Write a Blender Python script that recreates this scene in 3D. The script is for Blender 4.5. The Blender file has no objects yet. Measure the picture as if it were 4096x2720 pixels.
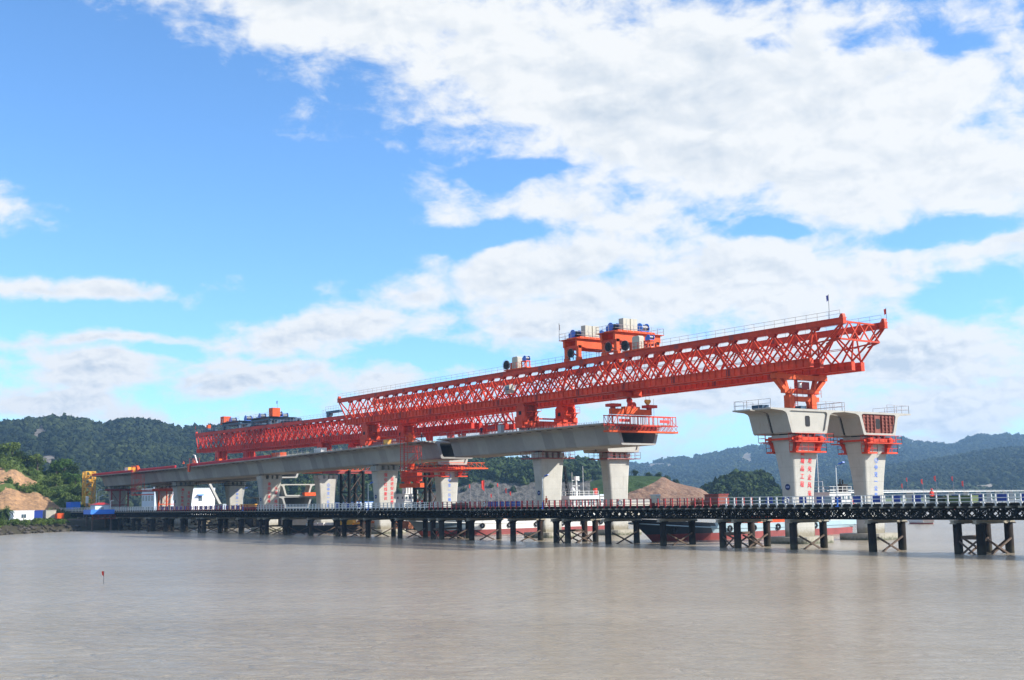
import bpy, math, random
import numpy as np
from mathutils import Vector, Matrix, Euler
random.seed(11)
rng = np.random.default_rng(11)
S = bpy.context.scene
C = S.collection
R = math.radians

# ---------------------------------------------------------------- camera
F_PX, W_PX, H_PX = 4838.193, 4096.0, 2720.0
PITCH, ROLL, YAW = 0.131475, -0.0166722, -0.924435
CAM = Vector((120.586, -144.337, 7.0675))
fwd = Vector((math.sin(YAW) * math.cos(PITCH), math.cos(YAW) * math.cos(PITCH), math.sin(PITCH)))
rgt0 = Vector((math.cos(YAW), -math.sin(YAW), 0.0))
up0 = rgt0.cross(fwd)
rgt = math.cos(ROLL) * rgt0 + math.sin(ROLL) * up0
upv = -math.sin(ROLL) * rgt0 + math.cos(ROLL) * up0
cd = bpy.data.cameras.new('camera')
cam = bpy.data.objects.new('camera', cd)
C.objects.link(cam)
cam.matrix_world = Matrix(((rgt.x, upv.x, -fwd.x, CAM.x), (rgt.y, upv.y, -fwd.y, CAM.y), (rgt.z, upv.z, -fwd.z, CAM.z), (0, 0, 0, 1)))
cd.sensor_width = 36.0
cd.lens = 36.0 * F_PX / W_PX
cd.clip_start = 0.5
cd.clip_end = 40000.0
S.camera = cam


def ray(px, py):
    px, py = float(px), float(py)
    return fwd + ((px - W_PX / 2) / F_PX) * rgt - ((py - H_PX / 2) / F_PX) * upv


def far_pt(px, py, D):
    """world point seen towards (px, py) at horizontal distance D"""
    d = ray(px, py)
    t = D / math.hypot(d.x, d.y)
    return CAM + t * d


def az_el(px, py):
    d = ray(px, py).normalized()
    return math.degrees(math.atan2(d.x, d.y)), math.degrees(math.asin(d.z))


def project(P):
    P = np.asarray(P, float) - np.array(CAM)
    z = P @ np.array(fwd)
    return W_PX / 2 + F_PX * (P @ np.array(rgt)) / z, H_PX / 2 - F_PX * (P @ np.array(upv)) / z


# ---------------------------------------------------------------- sun, sky, exposure
SUN = Vector((1.20, 1.22, 1.0)).normalized()          # direction towards the sun
sun_el = math.asin(SUN.z)
sun_az = math.atan2(SUN.x, SUN.y)
ld = bpy.data.lights.new('sun', 'SUN')
ld.energy = 5.0
ld.angle = R(0.6)
ld.color = (1.0, 0.95, 0.87)
sun = bpy.data.objects.new('sun', ld)
C.objects.link(sun)
sun.rotation_euler = (-SUN).to_track_quat('-Z', 'Y').to_euler()
S.view_settings.view_transform = 'Standard'
S.view_settings.look = 'None'
S.view_settings.exposure = 0.75
S.view_settings.gamma = 1.0
S.cycles.max_bounces = 6
S.cycles.transparent_max_bounces = 8
S.cycles.volume_bounces = 0

world = bpy.data.worlds.new('World')
S.world = world
world.use_nodes = True
wt = world.node_tree
wt.nodes.clear()


class NT:
    """small helper to write node trees"""

    def __init__(self, tree):
        self.t = tree

    def n(self, typ, **kw):
        nd = self.t.nodes.new(typ)
        for k, v in kw.items():
            if k.startswith('i_'):
                key = k[2:]
                key = int(key) if key.isdigit() else key
                self.put(nd.inputs[key], v)
            else:
                setattr(nd, k, v)
        return nd

    def put(self, sock, v):
        if isinstance(v, bpy.types.NodeSocket):
            self.t.links.new(v, sock)
        else:
            if sock.type == 'VECTOR' and hasattr(v, '__len__'):
                v = tuple(v)[:3]
            sock.default_value = v

    def math(self, op, a, b=0.0, c=None, clamp=False):
        nd = self.t.nodes.new('ShaderNodeMath')
        nd.operation = op
        nd.use_clamp = clamp
        self.put(nd.inputs[0], a)
        self.put(nd.inputs[1], b)
        if c is not None:
            self.put(nd.inputs[2], c)
        return nd.outputs[0]

    def mix(self, fac, a, b, blend='MIX'):
        nd = self.t.nodes.new('ShaderNodeMix')
        nd.data_type = 'RGBA'
        nd.blend_type = blend
        self.put(nd.inputs[0], fac)
        self.put(nd.inputs[6], a)
        self.put(nd.inputs[7], b)
        return nd.outputs[2]

    def ramp(self, fac, lo, hi, smooth=True, a=0.0, b=1.0):
        nd = self.t.nodes.new('ShaderNodeMapRange')
        nd.interpolation_type = 'SMOOTHSTEP' if smooth else 'LINEAR'
        self.put(nd.inputs[0], fac)
        nd.inputs[1].default_value = lo
        nd.inputs[2].default_value = hi
        nd.inputs[3].default_value = a
        nd.inputs[4].default_value = b
        return nd.outputs[0]

    def noise(self, vec, scale, detail=4.0, rough=0.55, dist=0.0):
        nd = self.t.nodes.new('ShaderNodeTexNoise')
        self.put(nd.inputs['Vector'], vec)
        nd.inputs['Scale'].default_value = scale
        nd.inputs['Detail'].default_value = detail
        nd.inputs['Roughness'].default_value = rough
        nd.inputs['Distortion'].default_value = dist
        return nd.outputs[0]

    def vmul(self, vec, m):
        nd = self.t.nodes.new('ShaderNodeVectorMath')
        nd.operation = 'MULTIPLY'
        self.put(nd.inputs[0], vec)
        nd.inputs[1].default_value = m
        return nd.outputs[0]

    def vadd(self, vec, m):
        nd = self.t.nodes.new('ShaderNodeVectorMath')
        nd.operation = 'ADD'
        self.put(nd.inputs[0], vec)
        self.put(nd.inputs[1], m)
        return nd.outputs[0]


SKY_STRENGTH = 0.1
w = NT(wt)
tc = w.n('ShaderNodeTexCoord')
sep = w.n('ShaderNodeSeparateXYZ', i_0=tc.outputs['Generated'])
azn = w.math('MULTIPLY', w.math('ARCTAN2', sep.outputs[0], sep.outputs[1]), 180 / math.pi)
eln = w.math('MULTIPLY', w.math('ARCSINE', sep.outputs[2]), 180 / math.pi)
uv = w.n('ShaderNodeCombineXYZ', i_0=azn, i_1=eln).outputs[0]
# wispy warp of the cloud coordinates
warp = w.n('ShaderNodeTexNoise', i_Vector=uv, i_Scale=0.22, i_Detail=5.0)
wv = w.vadd(warp.outputs[1], (-0.5, -0.5, -0.5))
uvw = w.vadd(uv, w.vmul(wv, (5.0, 2.6, 0.0)))


def blob(cx, cy, rx, ry, rot, gain):
    """one cloud bank as a soft ellipse, in degrees of azimuth and elevation"""
    a, e = az_el(cx, cy)
    mp = w.n('ShaderNodeMapping', vector_type='TEXTURE')
    w.put(mp.inputs[0], uvw)
    mp.inputs[1].default_value = (a, e, 0)
    mp.inputs[2].default_value = (0, 0, R(rot))
    mp.inputs[3].default_value = (rx / 84.0, ry / 84.0, 1)
    ln = w.n('ShaderNodeVectorMath', operation='LENGTH')
    w.put(ln.inputs[0], mp.outputs[0])
    return w.math('MULTIPLY', w.math('SUBTRACT', 1.0, ln.outputs[1]), gain)


banks = [(2950, 360, 1900, 420, -11, 1.0), (1300, 10, 1000, 210, -10, 1.1), (2350, 400, 850, 320, -20, 1.25), (3500, 690, 1000, 240, -6, 1.1), (2900, 560, 900, 230, -6, 1.2),
         (2350, 850, 520, 110, -5, .55), (2150, 1070, 480, 150, 8, 1.0), (1750, 1180, 380, 70, 6, .6), (3000, 1130, 950, 230, 0, .85), (2500, 1200, 700, 150, 0, .85),
         (1270, 1350, 470, 105, 12, .95), (2100, 1290, 450, 80, 0, .55), (330, 1490, 340, 110, 0, .95), (950, 1535, 430, 70, 3, .85), (200, 1620, 480, 70, 0, .75), (420, 1375, 560, 36, 2, .6), (-10, 800, 150, 90, 0, .7),
         (370, 1145, 400, 46, 2, .75), (3500, 1440, 900, 180, 0, .85), (2900, 1500, 900, 220, 0, .8), (1520, 1530, 380, 70, 5, .6),
         (3800, 1620, 700, 190, 0, .75), (1900, 1720, 1200, 130, 0, .4), (3950, 1000, 250, 120, 0, .6)]
holes = [(3700, 150, 420, 90, -12, .75), (3050, 190, 220, 60, -8, .6), (2050, 690, 300, 60, 0, 1.0), (1930, 940, 300, 80, 0, .9), (3800, 925, 420, 55, 0, .9),
         (3020, 925, 240, 50, -4, .8), (3800, 1180, 230, 110, 0, .7), (1750, 1440, 350, 60, 0, .7), (3950, 480, 240, 100, 0, .5), (800, 1420, 330, 40, 3, .6), (2250, 1420, 260, 40, 0, .5)]
F = None
for b in banks:
    v = blob(*b)
    F = v if F is None else w.math('SMOOTH_MAX', F, v, 0.25)
# beyond the frame the same kind of broken cloud goes on
ext = w.ramp(w.noise(uv, 0.035, 3.0), 0.40, 0.75, False, -0.35, 0.75)
inside = w.math('MULTIPLY', w.ramp(azn, -86.0, -79.0), w.ramp(azn, -27.0, -19.0, True, 1.0, 0.0))
inside = w.math('MULTIPLY', inside, w.ramp(eln, 25.0, 31.0, True, 1.0, 0.0))
F = w.math('MAXIMUM', F, w.math('SUBTRACT', ext, w.math('MULTIPLY', inside, 3.0)))
for b in holes:
    v = blob(*b)
    F = w.math('SUBTRACT', F, w.math('MAXIMUM', v, 0.0))
uvs = w.vmul(uv, (0.62, 1.1, 1.0))
fb = w.noise(uvs, 0.50, 8.0, 0.60, 0.25)
fb2 = w.noise(w.vadd(uvs, (0.28, 0.55, 0.0)), 0.50, 6.0, 0.58, 0.25)
fb3 = w.noise(uvs, 1.7, 5.0, 0.6, 0.4)
dens = w.math('ADD', w.math('MULTIPLY', F, 1.15), w.math('ADD', w.math('MULTIPLY', w.math('SUBTRACT', fb, 0.5), 2.3), w.math('MULTIPLY', w.math('SUBTRACT', fb3, 0.5), 0.45)))
alpha = w.ramp(dens, -0.26, 0.50)
# shading: bright towards the sun-facing upper edges, grey where thicker cloud lies between point and sun
fb4 = w.noise(w.vadd(uvs, (0.12, 0.26, 0.0)), 1.7, 4.0, 0.6, 0.4)
shade = w.math('ADD', w.math('MULTIPLY', w.math('SUBTRACT', fb2, fb), 2.8), w.math('MULTIPLY', w.math('SUBTRACT', fb4, fb3), w.ramp(eln, 5.0, 14.0, True, 2.4, 0.25)))
thick = w.ramp(dens, 0.25, 1.3)
low = w.ramp(w.noise(uvs, 0.16, 3.0), 0.40, 0.64)
lowel = w.ramp(eln, 4.0, 14.0, True, 0.55, 0.12)
grey = w.math('ADD', w.math('MULTIPLY', thick, w.math('ADD', w.math('MULTIPLY', low, 0.45), lowel)), w.math('MULTIPLY', shade, w.ramp(dens, 0.0, 0.7)), clamp=True)
white = (5.75, 5.85, 5.9, 1)
greyc = (3.7, 4.2, 4.8, 1)
ccol = w.mix(grey, white, greyc)
sky = w.n('ShaderNodeTexSky', sky_type='NISHITA')
sky.sun_disc = False
sky.sun_elevation = sun_el
sky.sun_rotation = sun_az
sky.altitude = 0.0
sky.air_density = 0.8
sky.dust_density = 0.05
sky.ozone_density = 3.0
tint = w.mix(1.0, sky.outputs[0], (1.0, 1.33, 1.55, 1), 'MULTIPLY')
col = w.mix(alpha, tint, ccol)
bg = w.n('ShaderNodeBackground', i_Color=col, i_Strength=SKY_STRENGTH)
wo = w.n('ShaderNodeOutputWorld')
wt.links.new(bg.outputs[0], wo.inputs[0])
world.cycles.sampling_method = 'MANUAL'
world.cycles.sample_map_resolution = 512


# ---------------------------------------------------------------- materials
def mat(name, color, rough=0.7, metal=0.0, var=0.12, scale=0.6, streak=0.0, streak_col=(0.12, 0.07, 0.04), objvar=0.0, island=0.0, bump=0.0, bscale=4.0, spec=0.35,
        col2=None, col2_lo=0.5, col2_hi=0.65, col2_scale=0.3, lifts=0.0, blocks=0.0, tide=None):
    m = bpy.data.materials.new(name)
    m.use_nodes = True
    t = NT(m.node_tree)
    bs = m.node_tree.nodes['Principled BSDF']
    pos = t.n('ShaderNodeNewGeometry').outputs['Position']
    nz = t.noise(pos, scale, 5.0, 0.6)
    k = t.ramp(nz, 0.25, 0.75, False, 1.0 - var, 1.0 + var)
    if objvar:
        rnd = t.n('ShaderNodeObjectInfo').outputs['Random']
        k = t.math('MULTIPLY', k, t.ramp(rnd, 0, 1, False, 1.0 - objvar, 1.0 + objvar))
    if island:
        rnd = t.n('ShaderNodeNewGeometry').outputs['Random Per Island']
        k = t.math('MULTIPLY', k, t.ramp(rnd, 0, 1, False, 1.0 - island, 1.0 + island))
    if lifts:                                         # faint lines where the form panels met
        sx = t.n('ShaderNodeSeparateXYZ', i_0=pos)
        for ax, step in ((2, 2.25), (1, 1.2)):
            fr = t.math('ABSOLUTE', t.math('SUBTRACT', t.math('FRACT', t.math('DIVIDE', sx.outputs[ax], step)), 0.5))
            k = t.math('MULTIPLY', k, t.ramp(fr, 0.47, 0.495, True, 1.0, 1.0 - lifts if ax == 2 else 1.0 - lifts * 0.5))
    if blocks:                                        # plates painted at different times
        sx = t.n('ShaderNodeSeparateXYZ', i_0=pos)
        fl = t.n('ShaderNodeCombineXYZ', i_0=t.math('FLOOR', t.math('DIVIDE', sx.outputs[0], 5.3)), i_1=t.math('FLOOR', t.math('DIVIDE', sx.outputs[1], 2.0)), i_2=t.math('FLOOR', t.math('DIVIDE', sx.outputs[2], 2.6)))
        wn = t.n('ShaderNodeTexWhiteNoise', i_0=fl.outputs[0])
        k = t.math('MULTIPLY', k, t.ramp(wn.outputs[0], 0, 1, False, 1.0 - blocks, 1.0 + blocks))
    c = (*color, 1)
    if col2 is not None:
        c = t.mix(t.ramp(t.noise(pos, col2_scale, 6.0, 0.65), col2_lo, col2_hi), c, (*col2, 1))
    if streak:
        sv = t.vmul(pos, (1.0, 1.0, 0.12))
        st = t.ramp(t.noise(sv, 2.2, 5.0, 0.7), 0.52, 0.78)
        c = t.mix(t.math('MULTIPLY', st, streak), c, (*streak_col, 1))
    if tide:                                          # weed and mud up to the tide line
        zc = t.n('ShaderNodeSeparateXYZ', i_0=pos).outputs[2]
        edge = t.math('ADD', zc, t.math('MULTIPLY', t.math('SUBTRACT', t.noise(pos, 1.6, 5.0, 0.7), 0.5), 1.5))
        c = t.mix(t.ramp(edge, tide[0], tide[1], True, 0.85, 0.0), c, (*tide[2], 1))
    vm = t.n('ShaderNodeVectorMath', operation='SCALE')
    t.put(vm.inputs[0], c)
    t.put(vm.inputs['Scale'], k)
    t.put(bs.inputs['Base Color'], vm.outputs[0])
    bs.inputs['Roughness'].default_value = rough
    bs.inputs['Metallic'].default_value = metal
    bs.inputs['Specular IOR Level'].default_value = spec
    if bump:
        bn = t.n('ShaderNodeBump')
        bn.inputs['Strength'].default_value = bump
        bn.inputs['Distance'].default_value = 0.1
        t.put(bn.inputs['Height'], t.noise(pos, bscale, 6.0, 0.65))
        t.put(bs.inputs['Normal'], bn.outputs[0])
    return m


M = {}
M['concrete'] = mat('concrete', (0.43, 0.415, 0.37), 0.9, var=0.13, scale=0.35, streak=0.45, streak_col=(0.27, 0.24, 0.19), bump=0.25, bscale=3.0, lifts=0.13, spec=0.2, tide=(1.2, 2.4, (0.22, 0.19, 0.13)))
M['segment'] = mat('segment_concrete', (0.325, 0.318, 0.295), 0.9, var=0.10, scale=0.4, streak=0.35, streak_col=(0.20, 0.185, 0.155), objvar=0.16, bump=0.2, bscale=3.0, spec=0.2)
M['block'] = mat('block_concrete', (0.375, 0.36, 0.32), 0.85, var=0.10, scale=0.5, streak=0.55, streak_col=(0.30, 0.22, 0.13), bump=0.2)
M['pale_concrete'] = mat('pale_concrete', (0.39, 0.375, 0.33), 0.85, var=0.08, scale=0.6, streak=0.25, streak_col=(0.4, 0.34, 0.25))
M['wet_concrete'] = mat('wet_concrete', (0.36, 0.33, 0.26), 0.8, var=0.2, scale=0.8, streak=0.5, streak_col=(0.10, 0.11, 0.05), tide=(0.0, 0.7, (0.06, 0.07, 0.03)))
M['orange'] = mat('orange_steel', (0.58, 0.052, 0.015), 0.55, var=0.22, scale=0.9, streak=0.45, streak_col=(0.22, 0.022, 0.014), objvar=0.14, spec=0.2, blocks=0.14)
M['red'] = mat('red_steel', (0.52, 0.034, 0.016), 0.55, var=0.20, scale=0.8, streak=0.45, streak_col=(0.20, 0.018, 0.013), objvar=0.14, spec=0.2, blocks=0.14)
M['brightorange'] = mat('bright_orange_steel', (0.62, 0.085, 0.016), 0.55, var=0.18, scale=0.9, streak=0.4, streak_col=(0.30, 0.03, 0.014), spec=0.2, blocks=0.1)
M['darkred'] = mat('dark_red_steel', (0.26, 0.035, 0.03), 0.6, var=0.2, scale=0.8, streak=0.3)
M['formwork'] = mat('rusty_formwork', (0.22, 0.055, 0.035), 0.7, var=0.25, scale=2.0)
M['blue'] = mat('blue_paint', (0.03, 0.12, 0.50), 0.45, var=0.12, scale=1.0, spec=0.45)
M['skyblue'] = mat('bright_blue_paint', (0.04, 0.20, 0.72), 0.45, var=0.1, scale=1.0, spec=0.45)
M['steelblue'] = mat('blue_grey_steel', (0.022, 0.065, 0.115), 0.5, var=0.15, scale=1.0, streak=0.2)
M['navy'] = mat('navy_panel', (0.02, 0.05, 0.28), 0.4, var=0.15, scale=1.2)
M['white'] = mat('white_paint', (0.66, 0.66, 0.63), 0.6, var=0.08, scale=0.8, streak=0.3, spec=0.2, streak_col=(0.45, 0.36, 0.28))
M['cabinet'] = mat('cabinet_grey', (0.43, 0.41, 0.33), 0.5, var=0.05, scale=1.0, streak=0.15, streak_col=(0.4, 0.36, 0.3))
M['grey'] = mat('grey_paint', (0.36, 0.39, 0.40), 0.6, var=0.12, scale=0.8, streak=0.3)
M['black'] = mat('black_rubber', (0.015, 0.015, 0.017), 0.8, var=0.3, scale=3.0)
M['dark'] = mat('opening_shade', (0.02, 0.02, 0.022), 0.9, var=0.2)  # near-black colour stands in for the shade inside openings and pockets
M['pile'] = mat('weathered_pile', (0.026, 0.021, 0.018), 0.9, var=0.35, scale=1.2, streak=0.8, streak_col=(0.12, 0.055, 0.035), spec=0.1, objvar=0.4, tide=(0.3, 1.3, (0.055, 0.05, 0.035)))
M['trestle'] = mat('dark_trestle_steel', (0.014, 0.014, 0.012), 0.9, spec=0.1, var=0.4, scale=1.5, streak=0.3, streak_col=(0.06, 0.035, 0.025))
M['rustbar'] = mat('rusty_brace', (0.10, 0.065, 0.045), 0.8, var=0.35, scale=1.5, streak=0.4, streak_col=(0.30, 0.26, 0.2))
M['beamend'] = mat('pale_beam', (0.30, 0.27, 0.21), 0.8, var=0.3, scale=1.5, streak=0.5)
M['redrail'] = mat('red_rail_paint', (0.38, 0.018, 0.02), 0.5, var=0.15, scale=1.5)
M['crimson'] = mat('crimson_parapet', (0.50, 0.012, 0.028), 0.5, var=0.1, scale=1.0)
M['yellow'] = mat('yellow_steel', (0.72, 0.36, 0.03), 0.5, var=0.15, scale=1.0, streak=0.2)
M['wire'] = mat('steel_wire', (0.10, 0.10, 0.11), 0.5, metal=0.5)
M['rail'] = mat('handrail_steel', (0.30, 0.26, 0.26), 0.5, var=0.1)
M['hullgrey'] = mat('grey_hull', (0.17, 0.22, 0.25), 0.5, var=0.15, scale=0.5, streak=0.35, streak_col=(0.3, 0.18, 0.12))
M['hulldark'] = mat('dark_bow', (0.035, 0.045, 0.055), 0.5, var=0.2, scale=0.6, streak=0.3)
M['hullblue'] = mat('blue_grey_hull', (0.33, 0.44, 0.48), 0.5, var=0.12, scale=0.5, streak=0.4, streak_col=(0.35, 0.2, 0.12))
M['hullwhite'] = mat('white_hull', (0.68, 0.67, 0.63), 0.5, var=0.08, scale=0.5, streak=0.45, streak_col=(0.4, 0.24, 0.14))
M['hullred'] = mat('antifouling_red', (0.26, 0.055, 0.05), 0.6, var=0.25, scale=0.6, streak=0.4, streak_col=(0.16, 0.05, 0.04))
M['rusthull'] = mat('rusty_barge', (0.30, 0.11, 0.05), 0.75, var=0.3, scale=0.6, streak=0.5, streak_col=(0.12, 0.05, 0.03))
M['darkhull'] = mat('black_barge', (0.03, 0.028, 0.028), 0.7, var=0.3, scale=0.6, streak=0.5, streak_col=(0.12, 0.07, 0.05))
M['glass'] = mat('window_glass', (0.06, 0.09, 0.11), 0.12, var=0.2, spec=0.6)
M['flagred'] = mat('red_flag', (0.75, 0.05, 0.03), 0.8, var=0.1)
M['flagblue'] = mat('blue_flag', (0.12, 0.13, 0.42), 0.8, var=0.1)
M['skin'] = mat('skin', (0.42, 0.24, 0.16), 0.6)
M['vest'] = mat('orange_workwear', (0.90, 0.13, 0.02), 0.8, var=0.1)
M['navycloth'] = mat('navy_cloth', (0.02, 0.025, 0.06), 0.9, var=0.2)
M['redhat'] = mat('red_hard_hat', (0.75, 0.05, 0.03), 0.4)
M['textred'] = mat('red_lettering', (0.72, 0.03, 0.04), 0.7, var=0.15, scale=3.0)
M['textblue'] = mat('blue_lettering', (0.05, 0.19, 0.72), 0.7, var=0.15, scale=3.0)
M['wallwhite'] = mat('white_render', (0.80, 0.81, 0.82), 0.8, var=0.03, scale=0.3)
M['wallblue'] = mat('pale_blue_render', (0.58, 0.66, 0.74), 0.8, var=0.05, scale=0.3, streak=0.15, streak_col=(0.35, 0.4, 0.42))
M['rock'] = mat('rock', (0.055, 0.047, 0.038), 0.9, var=0.3, scale=0.5, island=0.35, bump=0.5)
M['riprap'] = mat('pale_riprap', (0.30, 0.25, 0.17), 0.9, var=0.25, scale=0.6, island=0.4)
M['bark'] = mat('bark', (0.08, 0.06, 0.045), 0.9)


# ---------------------------------------------------------------- mesh helpers
class MB:
    def __init__(self):
        self.v = []
        self.f = []

    def add(self, vs, fs):
        o = len(self.v)
        self.v.extend([tuple(p) for p in vs])
        self.f.extend([tuple(o + i for i in q) for q in fs])

    def b(self, x0, x1, y0, y1, z0, z1):
        self.add([(x0, y0, z0), (x1, y0, z0), (x1, y1, z0), (x0, y1, z0), (x0, y0, z1), (x1, y0, z1), (x1, y1, z1), (x0, y1, z1)],
                 [(0, 3, 2, 1), (4, 5, 6, 7), (0, 1, 5, 4), (1, 2, 6, 5), (2, 3, 7, 6), (3, 0, 4, 7)])
        return self

    def bc(self, x, y, z, sx, sy, sz):
        return self.b(x - sx / 2, x + sx / 2, y - sy / 2, y + sy / 2, z - sz / 2, z + sz / 2)

    def bar(self, p, q, w, h=None):
        h = h or w
        p, q = Vector(p), Vector(q)
        d = (q - p).normalized()
        a = Vector((0, 0, 1)) if abs(d.z) < 0.95 else Vector((1, 0, 0))
        s = d.cross(a).normalized()
        u = s.cross(d).normalized()
        c = []
        for e in (p, q):
            for i, j in ((-1, -1), (1, -1), (1, 1), (-1, 1)):
                c.append(e + s * (i * w / 2) + u * (j * h / 2))
        self.add(c, [(0, 1, 2, 3), (7, 6, 5, 4), (0, 4, 5, 1), (1, 5, 6, 2), (2, 6, 7, 3), (3, 7, 4, 0)])
        return self

    def tube(self, p, q, r, n=8, r2=None, caps=True):
        r2 = r if r2 is None else r2
        p, q = Vector(p), Vector(q)
        d = (q - p).normalized()
        a = Vector((0, 0, 1)) if abs(d.z) < 0.95 else Vector((1, 0, 0))
        s = d.cross(a).normalized()
        u = s.cross(d).normalized()
        vs = []
        for e, rr in ((p, r), (q, r2)):
            for i in range(n):
                t = 2 * math.pi * i / n
                vs.append(e + s * (rr * math.cos(t)) + u * (rr * math.sin(t)))
        fs = [(i, (i + 1) % n, n + (i + 1) % n, n + i) for i in range(n)]
        if caps:
            fs += [tuple(range(n - 1, -1, -1)), tuple(range(n, 2 * n))]
        self.add(vs, fs)
        return self

    def prism(self, pts, axis, a, b):
        """polygon of 2D points extruded along 'x', 'y' or 'z' from a to b"""
        def mk(p, t):
            return {'x': (t, p[0], p[1]), 'y': (p[0], t, p[1]), 'z': (p[0], p[1], t)}[axis]
        n = len(pts)
        self.add([mk(p, a) for p in pts] + [mk(p, b) for p in pts],
                 [tuple(range(n)), tuple(range(2 * n - 1, n - 1, -1))] + [(i, n + i, n + (i + 1) % n, (i + 1) % n) for i in range(n)])
        return self

    def torus(self, c, axis, R0, r0, n=16, m=6):
        a = Vector(axis).normalized()
        s = a.orthogonal().normalized()
        u = a.cross(s)
        c = Vector(c)
        vs, fs = [], []
        for i in range(n):
            t = 2 * math.pi * i / n
            d = s * math.cos(t) + u * math.sin(t)
            for j in range(m):
                p = 2 * math.pi * j / m
                vs.append(c + d * (R0 + r0 * math.cos(p)) + a * (r0 * math.sin(p)))
        for i in range(n):
            for j in range(m):
                fs.append((i * m + j, i * m + (j + 1) % m, ((i + 1) % n) * m + (j + 1) % m, ((i + 1) % n) * m + j))
        self.add(vs, fs)
        return self

    def ball(self, c, r, n=10, m=6, sz=1.0, half=False):
        c = Vector(c)
        vs, fs = [], []
        top = m
        for j in range(m + 1):
            ph = (math.pi / 2 if half else math.pi) * j / m
            for i in range(n):
                t = 2 * math.pi * i / n
                vs.append(c + Vector((r * math.sin(ph) * math.cos(t), r * math.sin(ph) * math.sin(t), r * sz * math.cos(ph))))
        for j in range(m):
            for i in range(n):
                fs.append((j * n + i, (j + 1) * n + i, (j + 1) * n + (i + 1) % n, j * n + (i + 1) % n))
        self.add(vs, fs)
        return self

    def mesh(self, name, m, smooth=False, fix=True):
        me = bpy.data.meshes.new(name)
        me.from_pydata(self.v, [], self.f)
        me.materials.append(m if not isinstance(m, str) else M[m])
        if fix:
            import bmesh
            bm = bmesh.new()
            bm.from_mesh(me)
            bmesh.ops.recalc_face_normals(bm, faces=bm.faces)
            bm.to_mesh(me)
            bm.free()
        if smooth:
            for p in me.polygons:
                p.use_smooth = True
        me.update()
        return me

    def build(self, name, m, parent=None, loc=(0, 0, 0), smooth=False):
        return inst(name, self.mesh(name, m, smooth), parent, loc)


def inst(name, me, parent=None, loc=(0, 0, 0), rot=(0, 0, 0), scale=(1, 1, 1)):
    o = bpy.data.objects.new(name, me)
    C.objects.link(o)
    if parent is not None:
        o.parent = parent
    o.location = loc
    o.rotation_euler = rot
    o.scale = scale
    return o


def tag(o, label=None, cat=None, group=None, kind=None):
    if label:
        o['label'] = label
    if cat:
        o['category'] = cat
    if group:
        o['group'] = group
    if kind:
        o['kind'] = kind
    return o


def thing(name, label, cat, loc=(0, 0, 0), rotz=0.0, group=None):
    o = bpy.data.objects.new(name, None)
    o.empty_display_size = 0.5
    C.objects.link(o)
    o.location = loc
    o.rotation_euler = (0, 0, rotz)
    return tag(o, label, cat, group)


def shade_auto(me):
    for p in me.polygons:
        p.use_smooth = True


def rail_run(mb, pts, h=1.1, r=0.035, step=2.0, rails=(1.0, 0.5)):
    """handrail: posts along a polyline and horizontal rails"""
    for a, b in zip(pts[:-1], pts[1:]):
        a, b = Vector(a), Vector(b)
        n = max(1, int(round((b - a).length / step)))
        for i in range(n + 1):
            p = a.lerp(b, i / n)
            mb.bar(p, p + Vector((0, 0, h)), r * 1.6)
        for k in rails:
            mb.bar(a + Vector((0, 0, h * k)), b + Vector((0, 0, h * k)), r * 1.5)


# ---------------------------------------------------------------- water
def water_material():
    m = bpy.data.materials.new('muddy_water')
    m.use_nodes = True
    t = NT(m.node_tree)
    bs = m.node_tree.nodes['Principled BSDF']
    pos = t.n('ShaderNodeNewGeometry').outputs['Position']
    # waves run across the view: stretch the coordinates along the crests
    mp = t.n('ShaderNodeMapping', i_0=pos)
    mp.inputs[2].default_value = (0, 0, R(-32))
    rotd = mp.outputs[0]
    big = t.noise(t.vmul(rotd, (0.4, 1.0, 1.0)), 0.28, 3.0, 0.55)
    mid = t.noise(t.vmul(rotd, (0.5, 1.0, 1.0)), 1.0, 5.0, 0.65, 0.8)
    fine = t.noise(t.vmul(rotd, (0.5, 1.0, 1.0)), 6.0, 3.0, 0.6, 0.4)
    h = t.math('ADD', t.math('MULTIPLY', big, 0.55), t.math('ADD', t.math('MULTIPLY', mid, 0.32), t.math('MULTIPLY', fine, 0.05)))
    bn = t.n('ShaderNodeBump')
    bn.inputs['Strength'].default_value = 1.0
    bn.inputs['Distance'].default_value = 0.95
    t.put(bn.inputs['Height'], h)
    t.put(bs.inputs['Normal'], bn.outputs[0])
    patch = t.ramp(t.noise(t.vmul(rotd, (0.3, 1.0, 1.0)), 0.03, 6.0, 0.65), 0.35, 0.68)
    t.put(bn.inputs['Strength'], t.ramp(t.noise(t.vmul(rotd, (0.25, 1.0, 1.0)), 0.045, 5.0, 0.6), 0.35, 0.65, True, 0.62, 1.0))
    c = t.mix(patch, (0.275, 0.230, 0.163, 1), (0.330, 0.283, 0.210, 1))
    t.put(bs.inputs['Base Color'], c)
    bs.inputs['Roughness'].default_value = 0.2
    bs.inputs['IOR'].default_value = 1.25
    return m


wm = MB()
wm.add([(-9000, -3000, 0), (6000, -3000, 0), (6000, 12000, 0), (-9000, 12000, 0)], [(0, 1, 2, 3)])
tag(wm.build('water', water_material()), 'muddy grey brown sea water with small ripples', 'water', kind='structure')

# ---------------------------------------------------------------- terrain tools
_tab = rng.random((256, 256))


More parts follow.
